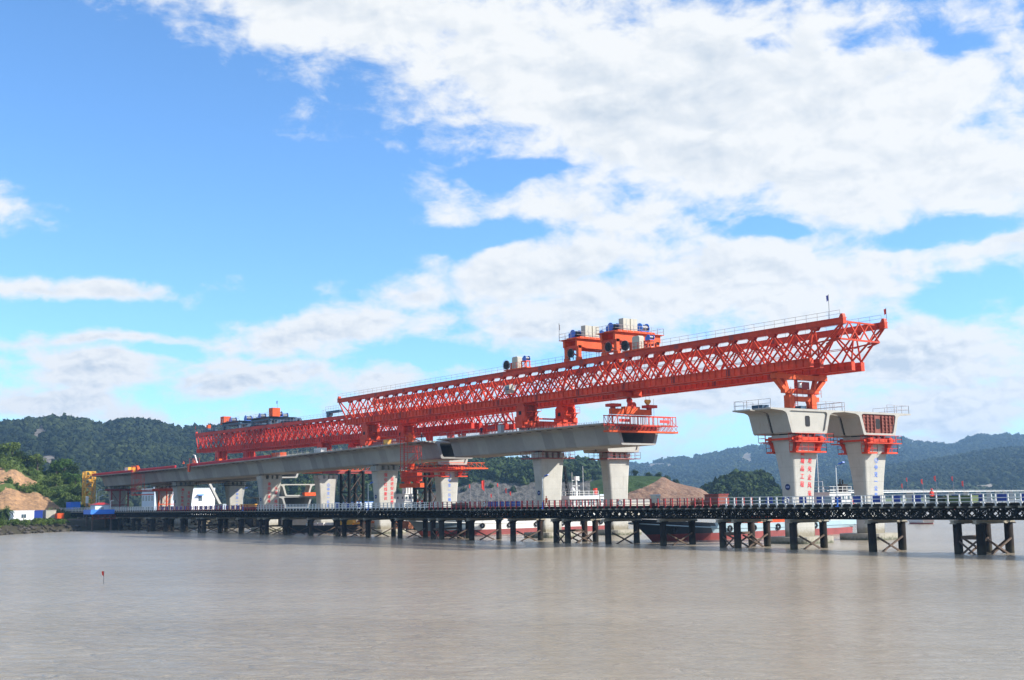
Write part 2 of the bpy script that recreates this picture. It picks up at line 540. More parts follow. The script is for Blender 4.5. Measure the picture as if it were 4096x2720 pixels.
def vnoise(x, y):
    xi, yi = np.floor(x).astype(int), np.floor(y).astype(int)
    fx, fy = x - xi, y - yi
    fx, fy = fx * fx * (3 - 2 * fx), fy * fy * (3 - 2 * fy)
    a = _tab[xi & 255, yi & 255]
    b = _tab[(xi + 1) & 255, yi & 255]
    c = _tab[xi & 255, (yi + 1) & 255]
    d = _tab[(xi + 1) & 255, (yi + 1) & 255]
    return (a * (1 - fx) + b * fx) * (1 - fy) + (c * (1 - fx) + d * fx) * fy


def fbm(x, y, o=5):
    s, a, t = 0, 0.5, 0
    for i in range(o):
        s = s + a * vnoise(x * 2 ** i + 17 * i, y * 2 ** i + 5 * i)
        t += a
        a *= 0.5
    return s / t - 0.5


def fast_mesh(name, V, Fc, m, smooth=False):
    me = bpy.data.meshes.new(name)
    V = np.asarray(V, np.float32)
    Fc = np.asarray(Fc, np.int32)
    k = Fc.shape[1]
    me.vertices.add(len(V))
    me.vertices.foreach_set('co', V.ravel())
    me.loops.add(Fc.size)
    me.loops.foreach_set('vertex_index', Fc.ravel())
    me.polygons.add(len(Fc))
    me.polygons.foreach_set('loop_start', np.arange(0, Fc.size, k, dtype=np.int32))
    if smooth:
        me.polygons.foreach_set('use_smooth', np.ones(len(Fc), bool))
    me.materials.append(m if not isinstance(m, str) else M[m])
    me.update(calc_edges=True)
    return me


def in_poly(x, y, poly):
    r = np.zeros(x.shape, bool)
    n = len(poly)
    for i in range(n):
        x0, y0 = poly[i]
        x1, y1 = poly[(i + 1) % n]
        c = ((y0 > y) != (y1 > y)) & (x < (x1 - x0) * (y - y0) / (y1 - y0 + 1e-9) + x0)
        r ^= c
    return r


def ground_mat(name, base, patch, var=0.25, scale=0.05, patch2=None):
    """vegetated ground with bare patches (vertex attribute 'bare' says where the soil or rock lies open)"""
    m = bpy.data.materials.new(name)
    m.use_nodes = True
    t = NT(m.node_tree)
    bs = m.node_tree.nodes['Principled BSDF']
    pos = t.n('ShaderNodeNewGeometry').outputs['Position']
    at = t.n('ShaderNodeAttribute', attribute_name='bare').outputs['Fac']
    nz = t.noise(pos, scale * 6, 6.0, 0.65)
    k = t.ramp(nz, 0.25, 0.75, False, 1 - var, 1 + var)
    msk = t.ramp(t.math('ADD', at, t.math('MULTIPLY', t.math('SUBTRACT', t.noise(pos, scale * 9, 5.0), 0.5), 0.9)), 0.38, 0.62)
    pc = (*patch, 1)
    if patch2:
        pc = t.mix(t.ramp(t.noise(t.vmul(pos, (1, 1, 0.3)), scale * 12, 6.0, 0.72), 0.40, 0.62), pc, (*patch2, 1))
    c = t.mix(msk, (*base, 1), pc)
    vm = t.n('ShaderNodeVectorMath', operation='SCALE')
    t.put(vm.inputs[0], c)
    t.put(vm.inputs['Scale'], k)
    t.put(bs.inputs['Base Color'], vm.outputs[0])
    bs.inputs['Roughness'].default_value = 0.95
    bs.inputs['Specular IOR Level'].default_value = 0.1
    bn = t.n('ShaderNodeBump')
    bn.inputs['Strength'].default_value = 0.9
    bn.inputs['Distance'].default_value = 0.05 / scale
    t.put(bn.inputs['Height'], t.noise(pos, scale * 12, 6.0, 0.7))
    t.put(bs.inputs['Normal'], bn.outputs[0])
    return m


def hill(name, sky, D, Df, m, label, zf=0.5, drop=0.0, prof=None, cols=160, rows=60, amp=0.10, nsc=60.0, bare=(), back=0.5, flat=1.6):
    """heightfield whose crest runs at distance D with the heights read from the skyline; foot at distance Df"""
    sx = np.array([p[0] for p in sky], float)
    sy = np.array([p[1] for p in sky], float)
    px = np.linspace(sx[0], sx[-1], cols)
    py = np.interp(px, sx, sy)
    ridge = np.array([far_pt(a, b, D) for a, b in zip(px, py)])
    ridge[:, 2] -= drop
    d = ridge[:, :2] - np.array(CAM)[:2]
    d /= np.linalg.norm(d, axis=1)[:, None]
    s = np.concatenate([np.linspace(0, 1, rows), np.linspace(1, 1 + back, 14)[1:]])
    prof = prof or (lambda q: q ** 0.85)
    P = np.zeros((len(s), cols, 3))
    for j, q in enumerate(s):
        dist = Df + (D - Df) * q
        P[j, :, 0] = CAM.x + d[:, 0] * dist
        P[j, :, 1] = CAM.y + d[:, 1] * dist
        n = fbm(P[j, :, 0] / nsc, P[j, :, 1] / nsc)
        if q <= 1:
            zz = zf + (ridge[:, 2] - zf) * prof(q)
            P[j, :, 2] = zz + n * amp * (ridge[:, 2] - zf) * 2 * math.sin(math.pi * min(1, q)) ** 0.8
        else:
            P[j, :, 2] = ridge[:, 2] - (ridge[:, 2] - zf) * ((q - 1) / back) ** flat * 1.02
    V = P.reshape(-1, 3)
    nr = len(s)
    i, j = np.meshgrid(np.arange(cols - 1), np.arange(nr - 1))
    a = (j * cols + i).ravel()
    Fc = np.stack([a, a + 1, a + cols + 1, a + cols], 1)
    me = fast_mesh(name, V, Fc, m, True)
    qx, qy = project(V)
    bv = np.zeros(len(V), np.float32)
    sfront = np.repeat(s, cols) <= 1.02
    for poly in bare:
        bv[in_poly(qx, qy, poly) & sfront] = 1.0
    at = me.attributes.new('bare', 'FLOAT', 'POINT')
    at.data.foreach_set('value', bv)
    o = inst(name, me)
    tag(o, label, 'hill', kind='structure')
    return P, bv.reshape(nr, cols), s


def ico(sub):
    import bmesh
    bm = bmesh.new()
    bmesh.ops.create_icosphere(bm, subdivisions=sub, radius=1.0)
    bm.verts.ensure_lookup_table()
    V = np.array([v.co[:] for v in bm.verts])
    Fc = np.array([[v.index for v in f.verts] for f in bm.faces])
    bm.free()
    return V, Fc


ICO1, ICO2 = ico(1), ico(2)


def scatter(P, bare, s, n, smin=0.0, smax=1.06, bias=1.0):
    nr, nc = P.shape[:2]
    out = []
    jm = np.searchsorted(s, smax) - 1
    j0 = np.searchsorted(s, smin)
    jf = j0 + (jm - j0) * rng.random(n * 2) ** bias
    cf = rng.random(n * 2) * (nc - 1.001)
    j, c = jf.astype(int), cf.astype(int)
    j = np.clip(j, 0, nr - 2)
    fj, fc = (jf - j)[:, None], (cf - c)[:, None]
    p = (P[j, c] * (1 - fc) + P[j, c + 1] * fc) * (1 - fj) + (P[j + 1, c] * (1 - fc) + P[j + 1, c + 1] * fc) * fj
    ok = (bare[j, c] < 0.5) & (p[:, 2] > 0.8)
    return p[ok][:n]


def canopy(name, pts, rad, m, label, base=ICO1, jit=0.28, squash=0.85, lift=0.5, cat='forest', leaves=7):
    """a wood seen from afar: one mass of uneven crowns"""
    BV, BF = base
    n = len(pts)
    r = rad * (0.45 + 1.1 * rng.random(n) ** 2.2)
    J = 1 + jit * (rng.random((n, len(BV))) * 2 - 1)
    ang = rng.random(n) * 6.283
    ca, sa = np.cos(ang), np.sin(ang)
    B = np.repeat(BV[None], n, 0) * J[:, :, None]
    X = B[:, :, 0] * ca[:, None] - B[:, :, 1] * sa[:, None]
    Y = B[:, :, 0] * sa[:, None] + B[:, :, 1] * ca[:, None]
    V = np.stack([X * r[:, None], Y * r[:, None], B[:, :, 2] * (r * squash * (0.8 + 0.5 * rng.random(n)))[:, None]], 2)
    V += pts[:, None, :] + np.stack([0 * r, 0 * r, r * lift], 1)[:, None, :]
    Fc = (BF[None] + (np.arange(n) * len(BV))[:, None, None]).reshape(-1, 3)
    V = V.reshape(-1, 3)
    if leaves:                                        # sprays of foliage standing out of each crown
        k = leaves
        dd = rng.normal(size=(n, k, 3))
        dd[:, :, 2] = np.abs(dd[:, :, 2]) * 0.8 + 0.05
        dd /= np.linalg.norm(dd, axis=2)[:, :, None]
        c = pts[:, None, :] + dd * (r[:, None, None] * np.array([1.0, 1.0, squash])) * (0.85 + 0.35 * rng.random((n, k, 1))) + np.stack([0 * r, 0 * r, r * lift], 1)[:, None, :]
        nn = dd + 0.8 * rng.normal(size=(n, k, 3))
        nn /= np.linalg.norm(nn, axis=2)[:, :, None]
        a = np.cross(nn, rng.normal(size=(n, k, 3)))
        a /= np.linalg.norm(a, axis=2)[:, :, None]
        b = np.cross(nn, a)
        z = (r[:, None] * (0.35 + 0.45 * rng.random((n, k))))[:, :, None]
        Q = np.stack([c - a * z, c + b * z * 0.6, c + a * z * 0.9, c - b * z * 0.7], 2).reshape(-1, 3)
        q0 = len(V) + np.arange(n * k) * 4
        Fc = np.concatenate([Fc, np.stack([q0, q0 + 1, q0 + 2], 1), np.stack([q0, q0 + 2, q0 + 3], 1)])
        V = np.concatenate([V, Q])
    o = inst(name, fast_mesh(name, V, Fc, m, False))
    tag(o, label, cat, kind='stuff')
    return o


def leaf_mat(name, c1, c2, var=0.3, isl=0.45, patch=0.045):
    m = bpy.data.materials.new(name)
    m.use_nodes = True
    t = NT(m.node_tree)
    bs = m.node_tree.nodes['Principled BSDF']
    g = t.n('ShaderNodeNewGeometry')
    pos = g.outputs['Position']
    rnd = g.outputs['Random Per Island']
    big = t.ramp(t.noise(pos, patch, 4.0), 0.38, 0.66)
    c = t.mix(t.math('ADD', t.math('MULTIPLY', rnd, 0.45), t.math('MULTIPLY', big, 0.7), clamp=True), (*c1, 1), (*c2, 1))
    k = t.math('MULTIPLY', t.ramp(t.noise(pos, 0.9, 5.0, 0.7), 0.25, 0.75, False, 1 - var, 1 + var), t.ramp(rnd, 0, 1, False, 1 - isl * 0.6, 1 + isl * 0.6))
    vm = t.n('ShaderNodeVectorMath', operation='SCALE')
    t.put(vm.inputs[0], c)
    t.put(vm.inputs['Scale'], k)
    t.put(bs.inputs['Base Color'], vm.outputs[0])
    bs.inputs['Roughness'].default_value = 0.85
    bs.inputs['Specular IOR Level'].default_value = 0.12
    bn = t.n('ShaderNodeBump')
    bn.inputs['Strength'].default_value = 0.9
    bn.inputs['Distance'].default_value = 1.2
    t.put(bn.inputs['Height'], t.noise(pos, 0.8, 6.0, 0.75))
    t.put(bs.inputs['Normal'], bn.outputs[0])
    return m


M['leaf_far'] = leaf_mat('forest_leaves', (0.008, 0.017, 0.007), (0.036, 0.048, 0.014), patch=0.008)  # low tone includes cloud shade; broad patches painted in for sunlit variation
M['leaf_mid'] = leaf_mat('wood_leaves', (0.014, 0.032, 0.010), (0.048, 0.072, 0.018))
M['leaf_near'] = leaf_mat('bush_leaves', (0.048, 0.095, 0.018), (0.150, 0.200, 0.045), 0.25, 0.4)
M['leaf_tree'] = leaf_mat('tree_leaves', (0.035, 0.085, 0.018), (0.085, 0.150, 0.030), 0.25, 0.4)
M['leaf_dark'] = leaf_mat('dark_tree_leaves', (0.022, 0.042, 0.014), (0.045, 0.075, 0.022), 0.25, 0.4)

# ---------------------------------------------------------------- hills, far to near
g_far = ground_mat('far_hill_ground', (0.038, 0.058, 0.024), (0.30, 0.26, 0.21), scale=0.006)
sky3 = [(2380, 1880), (2480, 1856), (2524, 1852), (2545, 1856), (2583, 1854), (2639, 1842), (2688, 1831), (2736, 1830), (2778, 1826), (2830, 1816), (2910, 1802), (2982, 1791), (3025, 1783),
        (3150, 1765), (3250, 1745), (3320, 1731), (3342, 1720), (3400, 1722), (3500, 1735), (3580, 1748), (3624, 1756), (3655, 1770), (3700, 1772), (3767, 1774), (3821, 1782), (3856, 1763), (3901, 1743), (3968, 1743), (4035, 1739),
        (4120, 1743), (4300, 1770), (4600, 1800), (5000, 1850)]
P, B, s = hill('far_hills', sky3, 3600, 2300, g_far, 'long blue hazy ridge along the right horizon', drop=3, cols=260, rows=70, amp=0.10, nsc=420,
               bare=[[(2990, 1803), (3012, 1832), (2995, 1852), (2955, 1852), (2962, 1830)], [(2583, 1856), (2650, 1852), (2700, 1860), (2680, 1869), (2590, 1870)], [(3560, 1960), (3850, 1930), (3960, 1945), (3960, 1965), (3560, 1972)]])
canopy('far_forest', scatter(P, B, s, 16000), 5.2, M['leaf_far'], 'hazy blue green woods covering the far right ridge')
sky3b = [(3180, 1960), (3303, 1920), (3400, 1895), (3553, 1868), (3678, 1846), (3812, 1828), (3946, 1803), (4035, 1794), (4120, 1797), (4300, 1815), (4700, 1880)]
P, B, s = hill('green_hill', sky3b, 2350, 1500, g_far, 'green rounded hill in front of the far ridge at right', drop=3, cols=180, rows=60, amp=0.10, nsc=260,
               bare=[[(3880, 1950), (3960, 1935), (4010, 1950), (4080, 1960), (3880, 1962)], [(3590, 1950), (3640, 1925), (3650, 1930), (3610, 1960)]])
canopy('hillside_forest', scatter(P, B, s, 13000), 3.9, M['leaf_far'], 'green woods on the rounded hill at right')
sky1 = [(-900, 1760), (-500, 1720), (-200, 1700), (0, 1689), (67, 1680), (165, 1674), (214, 1664), (268, 1667), (335, 1678), (388, 1698), (415, 1703), (446, 1689), (491, 1678), (558, 1674), (594, 1687), (647, 1694), (723, 1714), (781, 1710),
        (820, 1705), (900, 1697), (1026, 1690), (1100, 1688), (1151, 1682), (1250, 1705), (1400, 1750), (1550, 1790), (1700, 1822), (1850, 1850), (2000, 1880), (2150, 1930), (2250, 1985)]
g_1 = ground_mat('hill_ground', (0.035, 0.05, 0.02), (0.25, 0.225, 0.195), scale=0.012, patch2=(0.13, 0.115, 0.095))
P, B, s = hill('forested_hill', sky1, 1550, 1000, g_1, 'dark green forested hill behind the left half of the bridge', zf=3, drop=3.0, cols=260, rows=110, amp=0.10, nsc=190,
               bare=[[(112, 1758), (135, 1716), (165, 1694), (178, 1716), (192, 1728), (170, 1754), (140, 1775)], [(150, 1844), (182, 1822), (218, 1822), (244, 1846), (208, 1870), (160, 1864)],
                     [(640, 1825), (668, 1812), (690, 1822), (660, 1834)]])
canopy('hill_forest', scatter(P, B, s, 27000, bias=1.2), 3.3, M['leaf_far'], 'dense dark wood covering the big hill at left', jit=0.45)
sky2 = [(1150, 1880), (1300, 1860), (1500, 1845), (1700, 1838), (1830, 1833), (1916, 1836), (1950, 1833), (2026, 1840), (2089, 1843), (2180, 1842), (2262, 1843), (2332, 1843), (2401, 1859), (2440, 1880), (2475, 1912), (2500, 1955), (2520, 1992)]
g_2 = ground_mat('quarry_hill_ground', (0.035, 0.05, 0.02), (0.155, 0.143, 0.125), scale=0.03, patch2=(0.07, 0.066, 0.06))


def cliff(q):
    return 0.50 * min(1.0, q / 0.14) ** 0.8 + 0.50 * q ** 0.9


P, B, s = hill('quarry_hill', sky2, 980, 760, g_2, 'wooded hill with a grey quarry face behind the fishing boats', zf=1.5, drop=2.6, prof=cliff, cols=220, rows=90, amp=0.08, nsc=60,
               bare=[[(1800, 1960), (1850, 1942), (1950, 1922), (2030, 1932), (2100, 1938), (2180, 1926), (2250, 1926), (2330, 1925), (2420, 1915), (2470, 1925), (2515, 1985), (2540, 2120), (1700, 2120), (1700, 1975)],
                     [(1830, 1905), (1858, 1900), (1850, 1930), (1835, 1930)]])
B[(rng.random(B.shape) < 0.07) & (np.arange(B.shape[0])[:, None] > 4)] = 0
canopy('quarry_wood', scatter(P, B, s, 9000, bias=0.8), 2.6, M['leaf_mid'], 'green wood on the hill above the quarry face', jit=0.45, leaves=14)
sky4 = [(2360, 1925), (2450, 1903), (2523, 1900), (2580, 1902), (2615, 1902), (2640, 1903), (2662, 1909), (2680, 1920), (2700, 1929), (2725, 1935), (2749, 1941), (2780, 1947), (2806, 1954), (2825, 1966), (2845, 1982), (2870, 2000)]
g_4 = ground_mat('mound_ground', (0.040, 0.070, 0.018), (0.185, 0.100, 0.062), scale=0.05, patch2=(0.27, 0.175, 0.115))
P4, B4, s4 = hill('earth_mound', sky4, 640, 520, g_4, 'orange earth mound with a grassy top', zf=2.5, drop=0.2, cols=200, rows=90, amp=0.16, nsc=9,
                  bare=[[(2585, 1945), (2620, 1928), (2652, 1905), (2690, 1922), (2750, 1940), (2810, 1952), (2850, 1990), (2850, 2060), (2480, 2060), (2510, 1972)]])
sky5 = [(2780, 1992), (2806, 1962), (2847, 1941), (2890, 1918), (2931, 1902), (2965, 1897), (3000, 1895), (3056, 1899), (3083, 1932), (3118, 1977), (3128, 1990)]
P, B, s = hill('wooded_islet', sky5, 720, 650, g_2, 'small steep wooded islet left of the near lettered pier', zf=1.0, drop=2.0, cols=90, rows=40, amp=0.05, nsc=20, back=0.9)
canopy('islet_wood', scatter(P, B, s, 1700, smax=1.3), 2.1, M['leaf_mid'], 'thick green wood covering the small islet', jit=0.45, leaves=26)

# coast at the left: one ground sheet behind the shoreline
shy = np.array([-200, -140, -58, -36, -11, 7, 14, 40, 120, 420, 900.0])
shx = np.array([-170, -190, -224, -247, -251, -238, -230, -228, -262, -470, -900.0])
gx = np.concatenate([np.linspace(-1500, -420, 24)[:-1], np.linspace(-420, -200, 150), np.linspace(-198, -160, 8)])
gy = np.concatenate([np.linspace(-200, 60, 150), np.linspace(66, 900, 40)])
GX, GY = np.meshgrid(gx, gy)
inl = np.interp(GY, shy, shx) - GX
GZ = np.clip(inl * 0.42, -2.5, 3.2) + np.where(inl > 0, fbm(GX / 5, GY / 5) * 1.1, 0) + np.where(inl > 30, 0.0, 0)
land_m = ground_mat('coast_ground', (0.055, 0.05, 0.033), (0.22, 0.14, 0.085), scale=0.06, patch2=(0.20, 0.13, 0.09))
nc = len(gx)
i, j = np.meshgrid(np.arange(nc - 1), np.arange(len(gy) - 1))
a = (j * nc + i).ravel()
me = fast_mesh('ground', np.stack([GX, GY, GZ], 2).reshape(-1, 3), np.stack([a, a + 1, a + nc + 1, a + nc], 1), land_m, True)
me.attributes.new('bare', 'FLOAT', 'POINT').data.foreach_set('value', np.clip(inl.ravel() / 40, 0, 0.5).astype(np.float32))
tag(inst('ground', me), 'flat coastal ground behind the left shore', 'ground', kind='structure')

# near left hillside with cut slopes
sky0 = [(-900, 1790), (-500, 1770), (-250, 1790), (-100, 1806), (0, 1818), (45, 1813), (71, 1822), (89, 1845), (112, 1856), (147, 1858), (179, 1882), (223, 1884), (250, 1882), (286, 1886), (312, 1906), (330, 1940), (352, 1990), (380, 2030), (420, 2056)]
g_0 = ground_mat('cut_slope_ground', (0.075, 0.105, 0.030), (0.40, 0.235, 0.12), scale=0.09, patch2=(0.24, 0.15, 0.09))
soil = [[(-400, 1930), (-100, 1880), (0, 1870), (18, 1875), (22, 1893), (38, 1879), (58, 1877), (85, 1890), (102, 1905), (118, 1913), (150, 1930), (157, 1942), (150, 1950), (120, 1944), (95, 1950), (60, 1935), (25, 1928), (15, 1935), (-100, 1960), (-400, 1990)],
        [(-400, 2010), (-60, 1970), (0, 1970), (22, 1955), (22, 1949), (50, 1955), (75, 1963), (120, 1975), (130, 1968), (150, 1970), (165, 1978), (190, 1990), (215, 2010), (240, 2030), (256, 2043), (248, 2052), (230, 2049), (200, 2053), (150, 2060), (60, 2062), (40, 2045), (-100, 2060), (-400, 2080)]]
P0, B0, s0 = hill('cut_hillside', sky0, 500, 425, g_0, 'green hillside with bare orange soil cuts at the left edge', zf=3.0, drop=0.6, prof=lambda q: q ** 0.95, cols=260, rows=130, amp=0.13, nsc=9, bare=soil, back=0.8)


# ---------------------------------------------------------------- trees and bushes made of leaf clumps
def leaf_cloud(n, rx, ry, rz, size, lobes=7, c=(0, 0, 0), seed=None):
    """n small leaf faces gathered in lobes inside an ellipsoid"""
    rg = np.random.default_rng(seed)
    L = rg.normal(size=(lobes, 3))
    L /= np.linalg.norm(L, axis=1)[:, None]
    L *= (0.35 + 0.35 * rg.random(lobes))[:, None]
    L[:, 2] = L[:, 2] * 0.8 + 0.1
    lr = 0.38 + 0.22 * rg.random(lobes)
    k = rg.integers(0, lobes, n)
    d = rg.normal(size=(n, 3))
    d /= np.linalg.norm(d, axis=1)[:, None]
    p = L[k] + d * (lr[k] * (0.55 + 0.45 * rg.random(n)))[:, None]
    p *= np.array([rx, ry, rz])
    p += np.array(c)
    nrm = d + 0.7 * rg.normal(size=(n, 3))
    nrm /= np.linalg.norm(nrm, axis=1)[:, None]
    a = np.cross(nrm, rg.normal(size=(n, 3)))
    a /= np.linalg.norm(a, axis=1)[:, None]
    b = np.cross(nrm, a)
    sz = (size * (0.6 + 0.8 * rg.random(n)))[:, None]
    V = np.stack([p - a * sz * 0.5, p + b * sz * 0.35, p + a * sz * 0.5, p - b * sz * 0.35], 1)
    return V.reshape(-1, 3), np.arange(4 * n).reshape(-1, 4)


CROWNS = {}


def crown_mesh(kind, v):
    key = (kind, v)
    if key not in CROWNS:
        V, Fc = leaf_cloud(1100, 1, 1, 1, 0.17, 9, seed=hash(key) % 9999 if False else 100 + v + {'tree': 0, 'dark': 40, 'near': 80}[kind])
        CROWNS[key] = fast_mesh('crown', V, Fc, M['leaf_' + kind])
    return CROWNS[key]


def tree(name, pos, h, r, kind, v, label, group, cat='tree'):
    t = thing(name, label, cat, pos, random.random() * 6.28, group)
    tr = MB()
    tr.tube((0, 0, -0.6), (0, 0, h * 0.55), 0.05 * h, 7, 0.03 * h)
    for q in range(4):
        an = q * 1.6 + v
        tr.tube((0, 0, h * (0.32 + 0.06 * q)), (math.cos(an) * r * 0.55, math.sin(an) * r * 0.55, h * (0.55 + 0.08 * q)), 0.022 * h, 6, 0.01 * h)
    tr.build('trunk', 'bark', t)
    inst('crown', crown_mesh(kind, v), t, (0, 0, h - r * 0.85), (0, 0, v), (r, r * 0.95, r * 0.9))
    return t


def ground_at(P, s, px, q):
    nr, nc = P.shape[:2]
    j = int(np.argmin(abs(s - q)))
    qx, qy = project(P[j])
    i = int(np.argmin(abs(qx - px)))
    return Vector(P[j, i])


words0 = ['topmost', 'second', 'third', 'fourth', 'fifth', 'sixth', 'seventh', 'eighth', 'ninth', 'tenth', 'eleventh', 'twelfth']
spots0 = [(14, 1.0, 5.5, 3.2, 'near'), (48, 1.0, 6.0, 3.4, 'near'), (80, .97, 5.0, 2.8, 'dark'), (108, 1.0, 4.8, 2.6, 'dark'), (150, .93, 6.5, 3.6, 'near'), (228, .92, 6.5, 3.4, 'tree'),
          (258, .95, 6.8, 3.6, 'tree'), (292, .9, 6.0, 3.4, 'dark'), (266, .7, 5.2, 3.2, 'tree'), (300, .66, 5.0, 3.0, 'tree'), (222, .62, 4.5, 2.6, 'near'), (318, .5, 4.6, 2.8, 'dark')]
where0 = ['rounded tree at the left edge on the cut hillside crest', 'bushy tree above the upper orange soil cut', 'dark tree just right of the hillside crest top', 'low dark tree halfway down the hillside crest',
          'light green tree on the shoulder of the cut hillside', 'bright tree on the left of the clump beside the yellow tower', 'tallest bright green tree left of the yellow tower', 'dark tree nearest the yellow tower top',
          'bright tree below the clump left of the yellow tower', 'leafy tree beside the yellow tower at mid height', 'pale bushy tree in the middle of the green slope', 'dark bushy tree low beside the yellow tower']
for k, (px, q, h, r, kd) in enumerate(spots0):
    g = ground_at(P0, s0, px, q)
    tree('hillside_tree', g - Vector((0, 0, 0.4)), h, r, kd, k % 5, where0[k], 'trees on the cut hillside')
# undergrowth too dense to count
pts = scatter(P0, B0, s0, 1700, smax=1.05)
qx, qy = project(pts)
pts = pts[(qx > -150)]
VV, FF, o = [], [], 0
for p in pts:
    r = 0.7 + 1.3 * random.random()
    V, Fc = leaf_cloud(110, r, r, r * 0.8, 0.42, 4, (p[0], p[1], p[2] + r * 0.35), seed=random.randrange(10 ** 6))
    VV.append(V)
    FF.append(Fc + o)
    o += len(V)
tag(inst('undergrowth', fast_mesh('undergrowth', np.concatenate(VV), np.concatenate(FF), M['leaf_near'])), 'low green scrub growing over the cut hillside', 'scrub', kind='stuff')
# shrubs along the left shore
VV, FF, o = [], [], 0
for k in range(300):
    yy = random.uniform(-68, -36) if k < 250 else random.uniform(-36, -30)
    xx = float(np.interp(yy, shy, shx)) - random.uniform(2.5, 20)
    r = 0.5 + 0.9 * random.random()
    V, Fc = leaf_cloud(110, r, r, r * 0.8, 0.34, 4, (xx, yy, 2.0 + r * 0.4 + random.random() * 0.8), seed=random.randrange(10 ** 6))
    VV.append(V)
    FF.append(Fc + o)
    o += len(V)
tag(inst('shore_shrubs', fast_mesh('shore_shrubs', np.concatenate(VV), np.concatenate(FF), M['leaf_near'])), 'bright green shrubs along the left shore', 'shrubs', kind='stuff')
# trees on the earth mound
for k, (px, q, h, r, lab) in enumerate([(2538, .98, 3.7, 2.2, 'conical dark tree leftmost on the earth mound'), (2592, 1.0, 2.3, 2.4, 'low round tree second on the earth mound'), (2634, 1.0, 2.6, 2.7, 'broad tree on the grassy crest of the mound'),
                                        (2664, 1.02, 2.5, 2.6, 'round tree at the top edge of the orange soil'), (2704, 1.02, 2.9, 2.3, 'dark tree rightmost behind the orange slope')]):
    g = ground_at(P4, s4, px, q)
    tree('mound_tree', g - Vector((0, 0, 0.3)), h, r, 'dark', k, lab, 'trees on the earth mound')

# shoreline rocks (left) and riprap bank under the bridge
VV, FF, o = [], [], 0
BV, BF = ICO1
for k in range(150):
    yy = random.uniform(-70, -28)
    xx = float(np.interp(yy, shy, shx)) - random.uniform(-2.0, 4)
    r = 0.15 + 0.8 * random.random() ** 3
    V = BV * (r * (1 + 0.35 * (rng.random((len(BV), 1)) - 0.5) * 2)) * np.array([1.3, 1.1, 0.7]) + np.array([xx, yy, max(0.1, (float(np.interp(yy, shy, shx)) - xx) * 0.42) + 0.15])
    VV.append(V)
    FF.append(BF + o)
    o += len(V)
tag(inst('shore_rocks', fast_mesh('shore_rocks', np.concatenate(VV), np.concatenate(FF), M['rock'])), 'scattered dark rocks along the left waterline', 'rocks', kind='stuff')
VV, FF, o = [], [], 0
for k in range(1500):
    yy = random.uniform(-14, 60)
    dd = random.uniform(-2.0, 9)
    xx = float(np.interp(yy, shy, shx)) - dd
    r = 0.3 + 0.35 * random.random()
    V = BV * (r * (1 + 0.35 * (rng.random((len(BV), 1)) - 0.5) * 2)) * np.array([1.2, 1.2, 0.8]) + np.array([xx, yy, max(-0.2, dd * 0.42) + 0.2])
    VV.append(V)
    FF.append(BF + o)
    o += len(V)
tag(inst('riprap', fast_mesh('riprap', np.concatenate(VV), np.concatenate(FF), M['riprap'])), 'pale riprap stones on the bank under the bridge', 'riprap', kind='stuff')

# low pale embankment and green flats on the far shore
sw = MB()
a1, b1 = far_pt(2500, 1990, 505), far_pt(2850, 1985, 600)
a2, b2 = far_pt(2500, 1990, 520), far_pt(2850, 1985, 620)
sw.add([(a1.x, a1.y, -1), (b1.x, b1.y, -1), (b2.x, b2.y, -1), (a2.x, a2.y, -1), (a1.x * .99 + a2.x * .01, a1.y, 4.9), (b1.x, b1.y, 5.2), (b2.x, b2.y, 6.6), (a2.x, a2.y, 6.3)],
       [(0, 1, 5, 4), (4, 5, 6, 7), (1, 2, 6, 5), (3, 0, 4, 7), (2, 3, 7, 6)])
tag(sw.build('embankment', mat('pale_road', (0.36, 0.33, 0.27), 0.9, var=0.15, scale=0.2)), 'pale road embankment at the foot of the earth mound', 'embankment', kind='structure')
fl = MB()
pts = [far_pt(2780, 1985, 1150), far_pt(3300, 1980, 1150), far_pt(3700, 1980, 1250), far_pt(4500, 1970, 1300), far_pt(4700, 1970, 2200), far_pt(2780, 1985, 2200)]
fl.add([(p.x, p.y, 2.2) for p in pts] + [(p.x, p.y, -1) for p in pts], [(0, 1, 2, 3, 4, 5)] + [(i, i + 6, (i + 1) % 6 + 6, (i + 1) % 6) for i in range(6)])
tag(fl.build('far_flats', mat('green_flats', (0.12, 0.15, 0.05), 0.95, var=0.3, scale=0.03)), 'low green flats on the far shore', 'flats', kind='structure')


# ================================================================ the bridge
def zt(x):
    return float(np.interp(x, [-312, -220, -160, -100, -50, 10], [17.55, 18.1, 18.7, 19.45, 19.80, 19.85]))


FAR = 17.0                                            # centre line of the far deck
DEPTH = 3.65
_O = [(-8.45, 0), (-8.45, -.2), (-5.9, -.36), (-5.15, -.58), (-4.88, -.9), (-4.06, -3.45), (-3.82, -DEPTH)]
_I = [(-4.0, -.32), (-4.1, -.36), (-4.2, -.42), (-4.28, -.5), (-4.33, -.65), (-3.60, -3.05), (-3.3, -3.3)]
OUT = _O + [(-a, b) for a, b in _O[::-1]]
INN = _I + [(-a, b) for a, b in _I[::-1]]


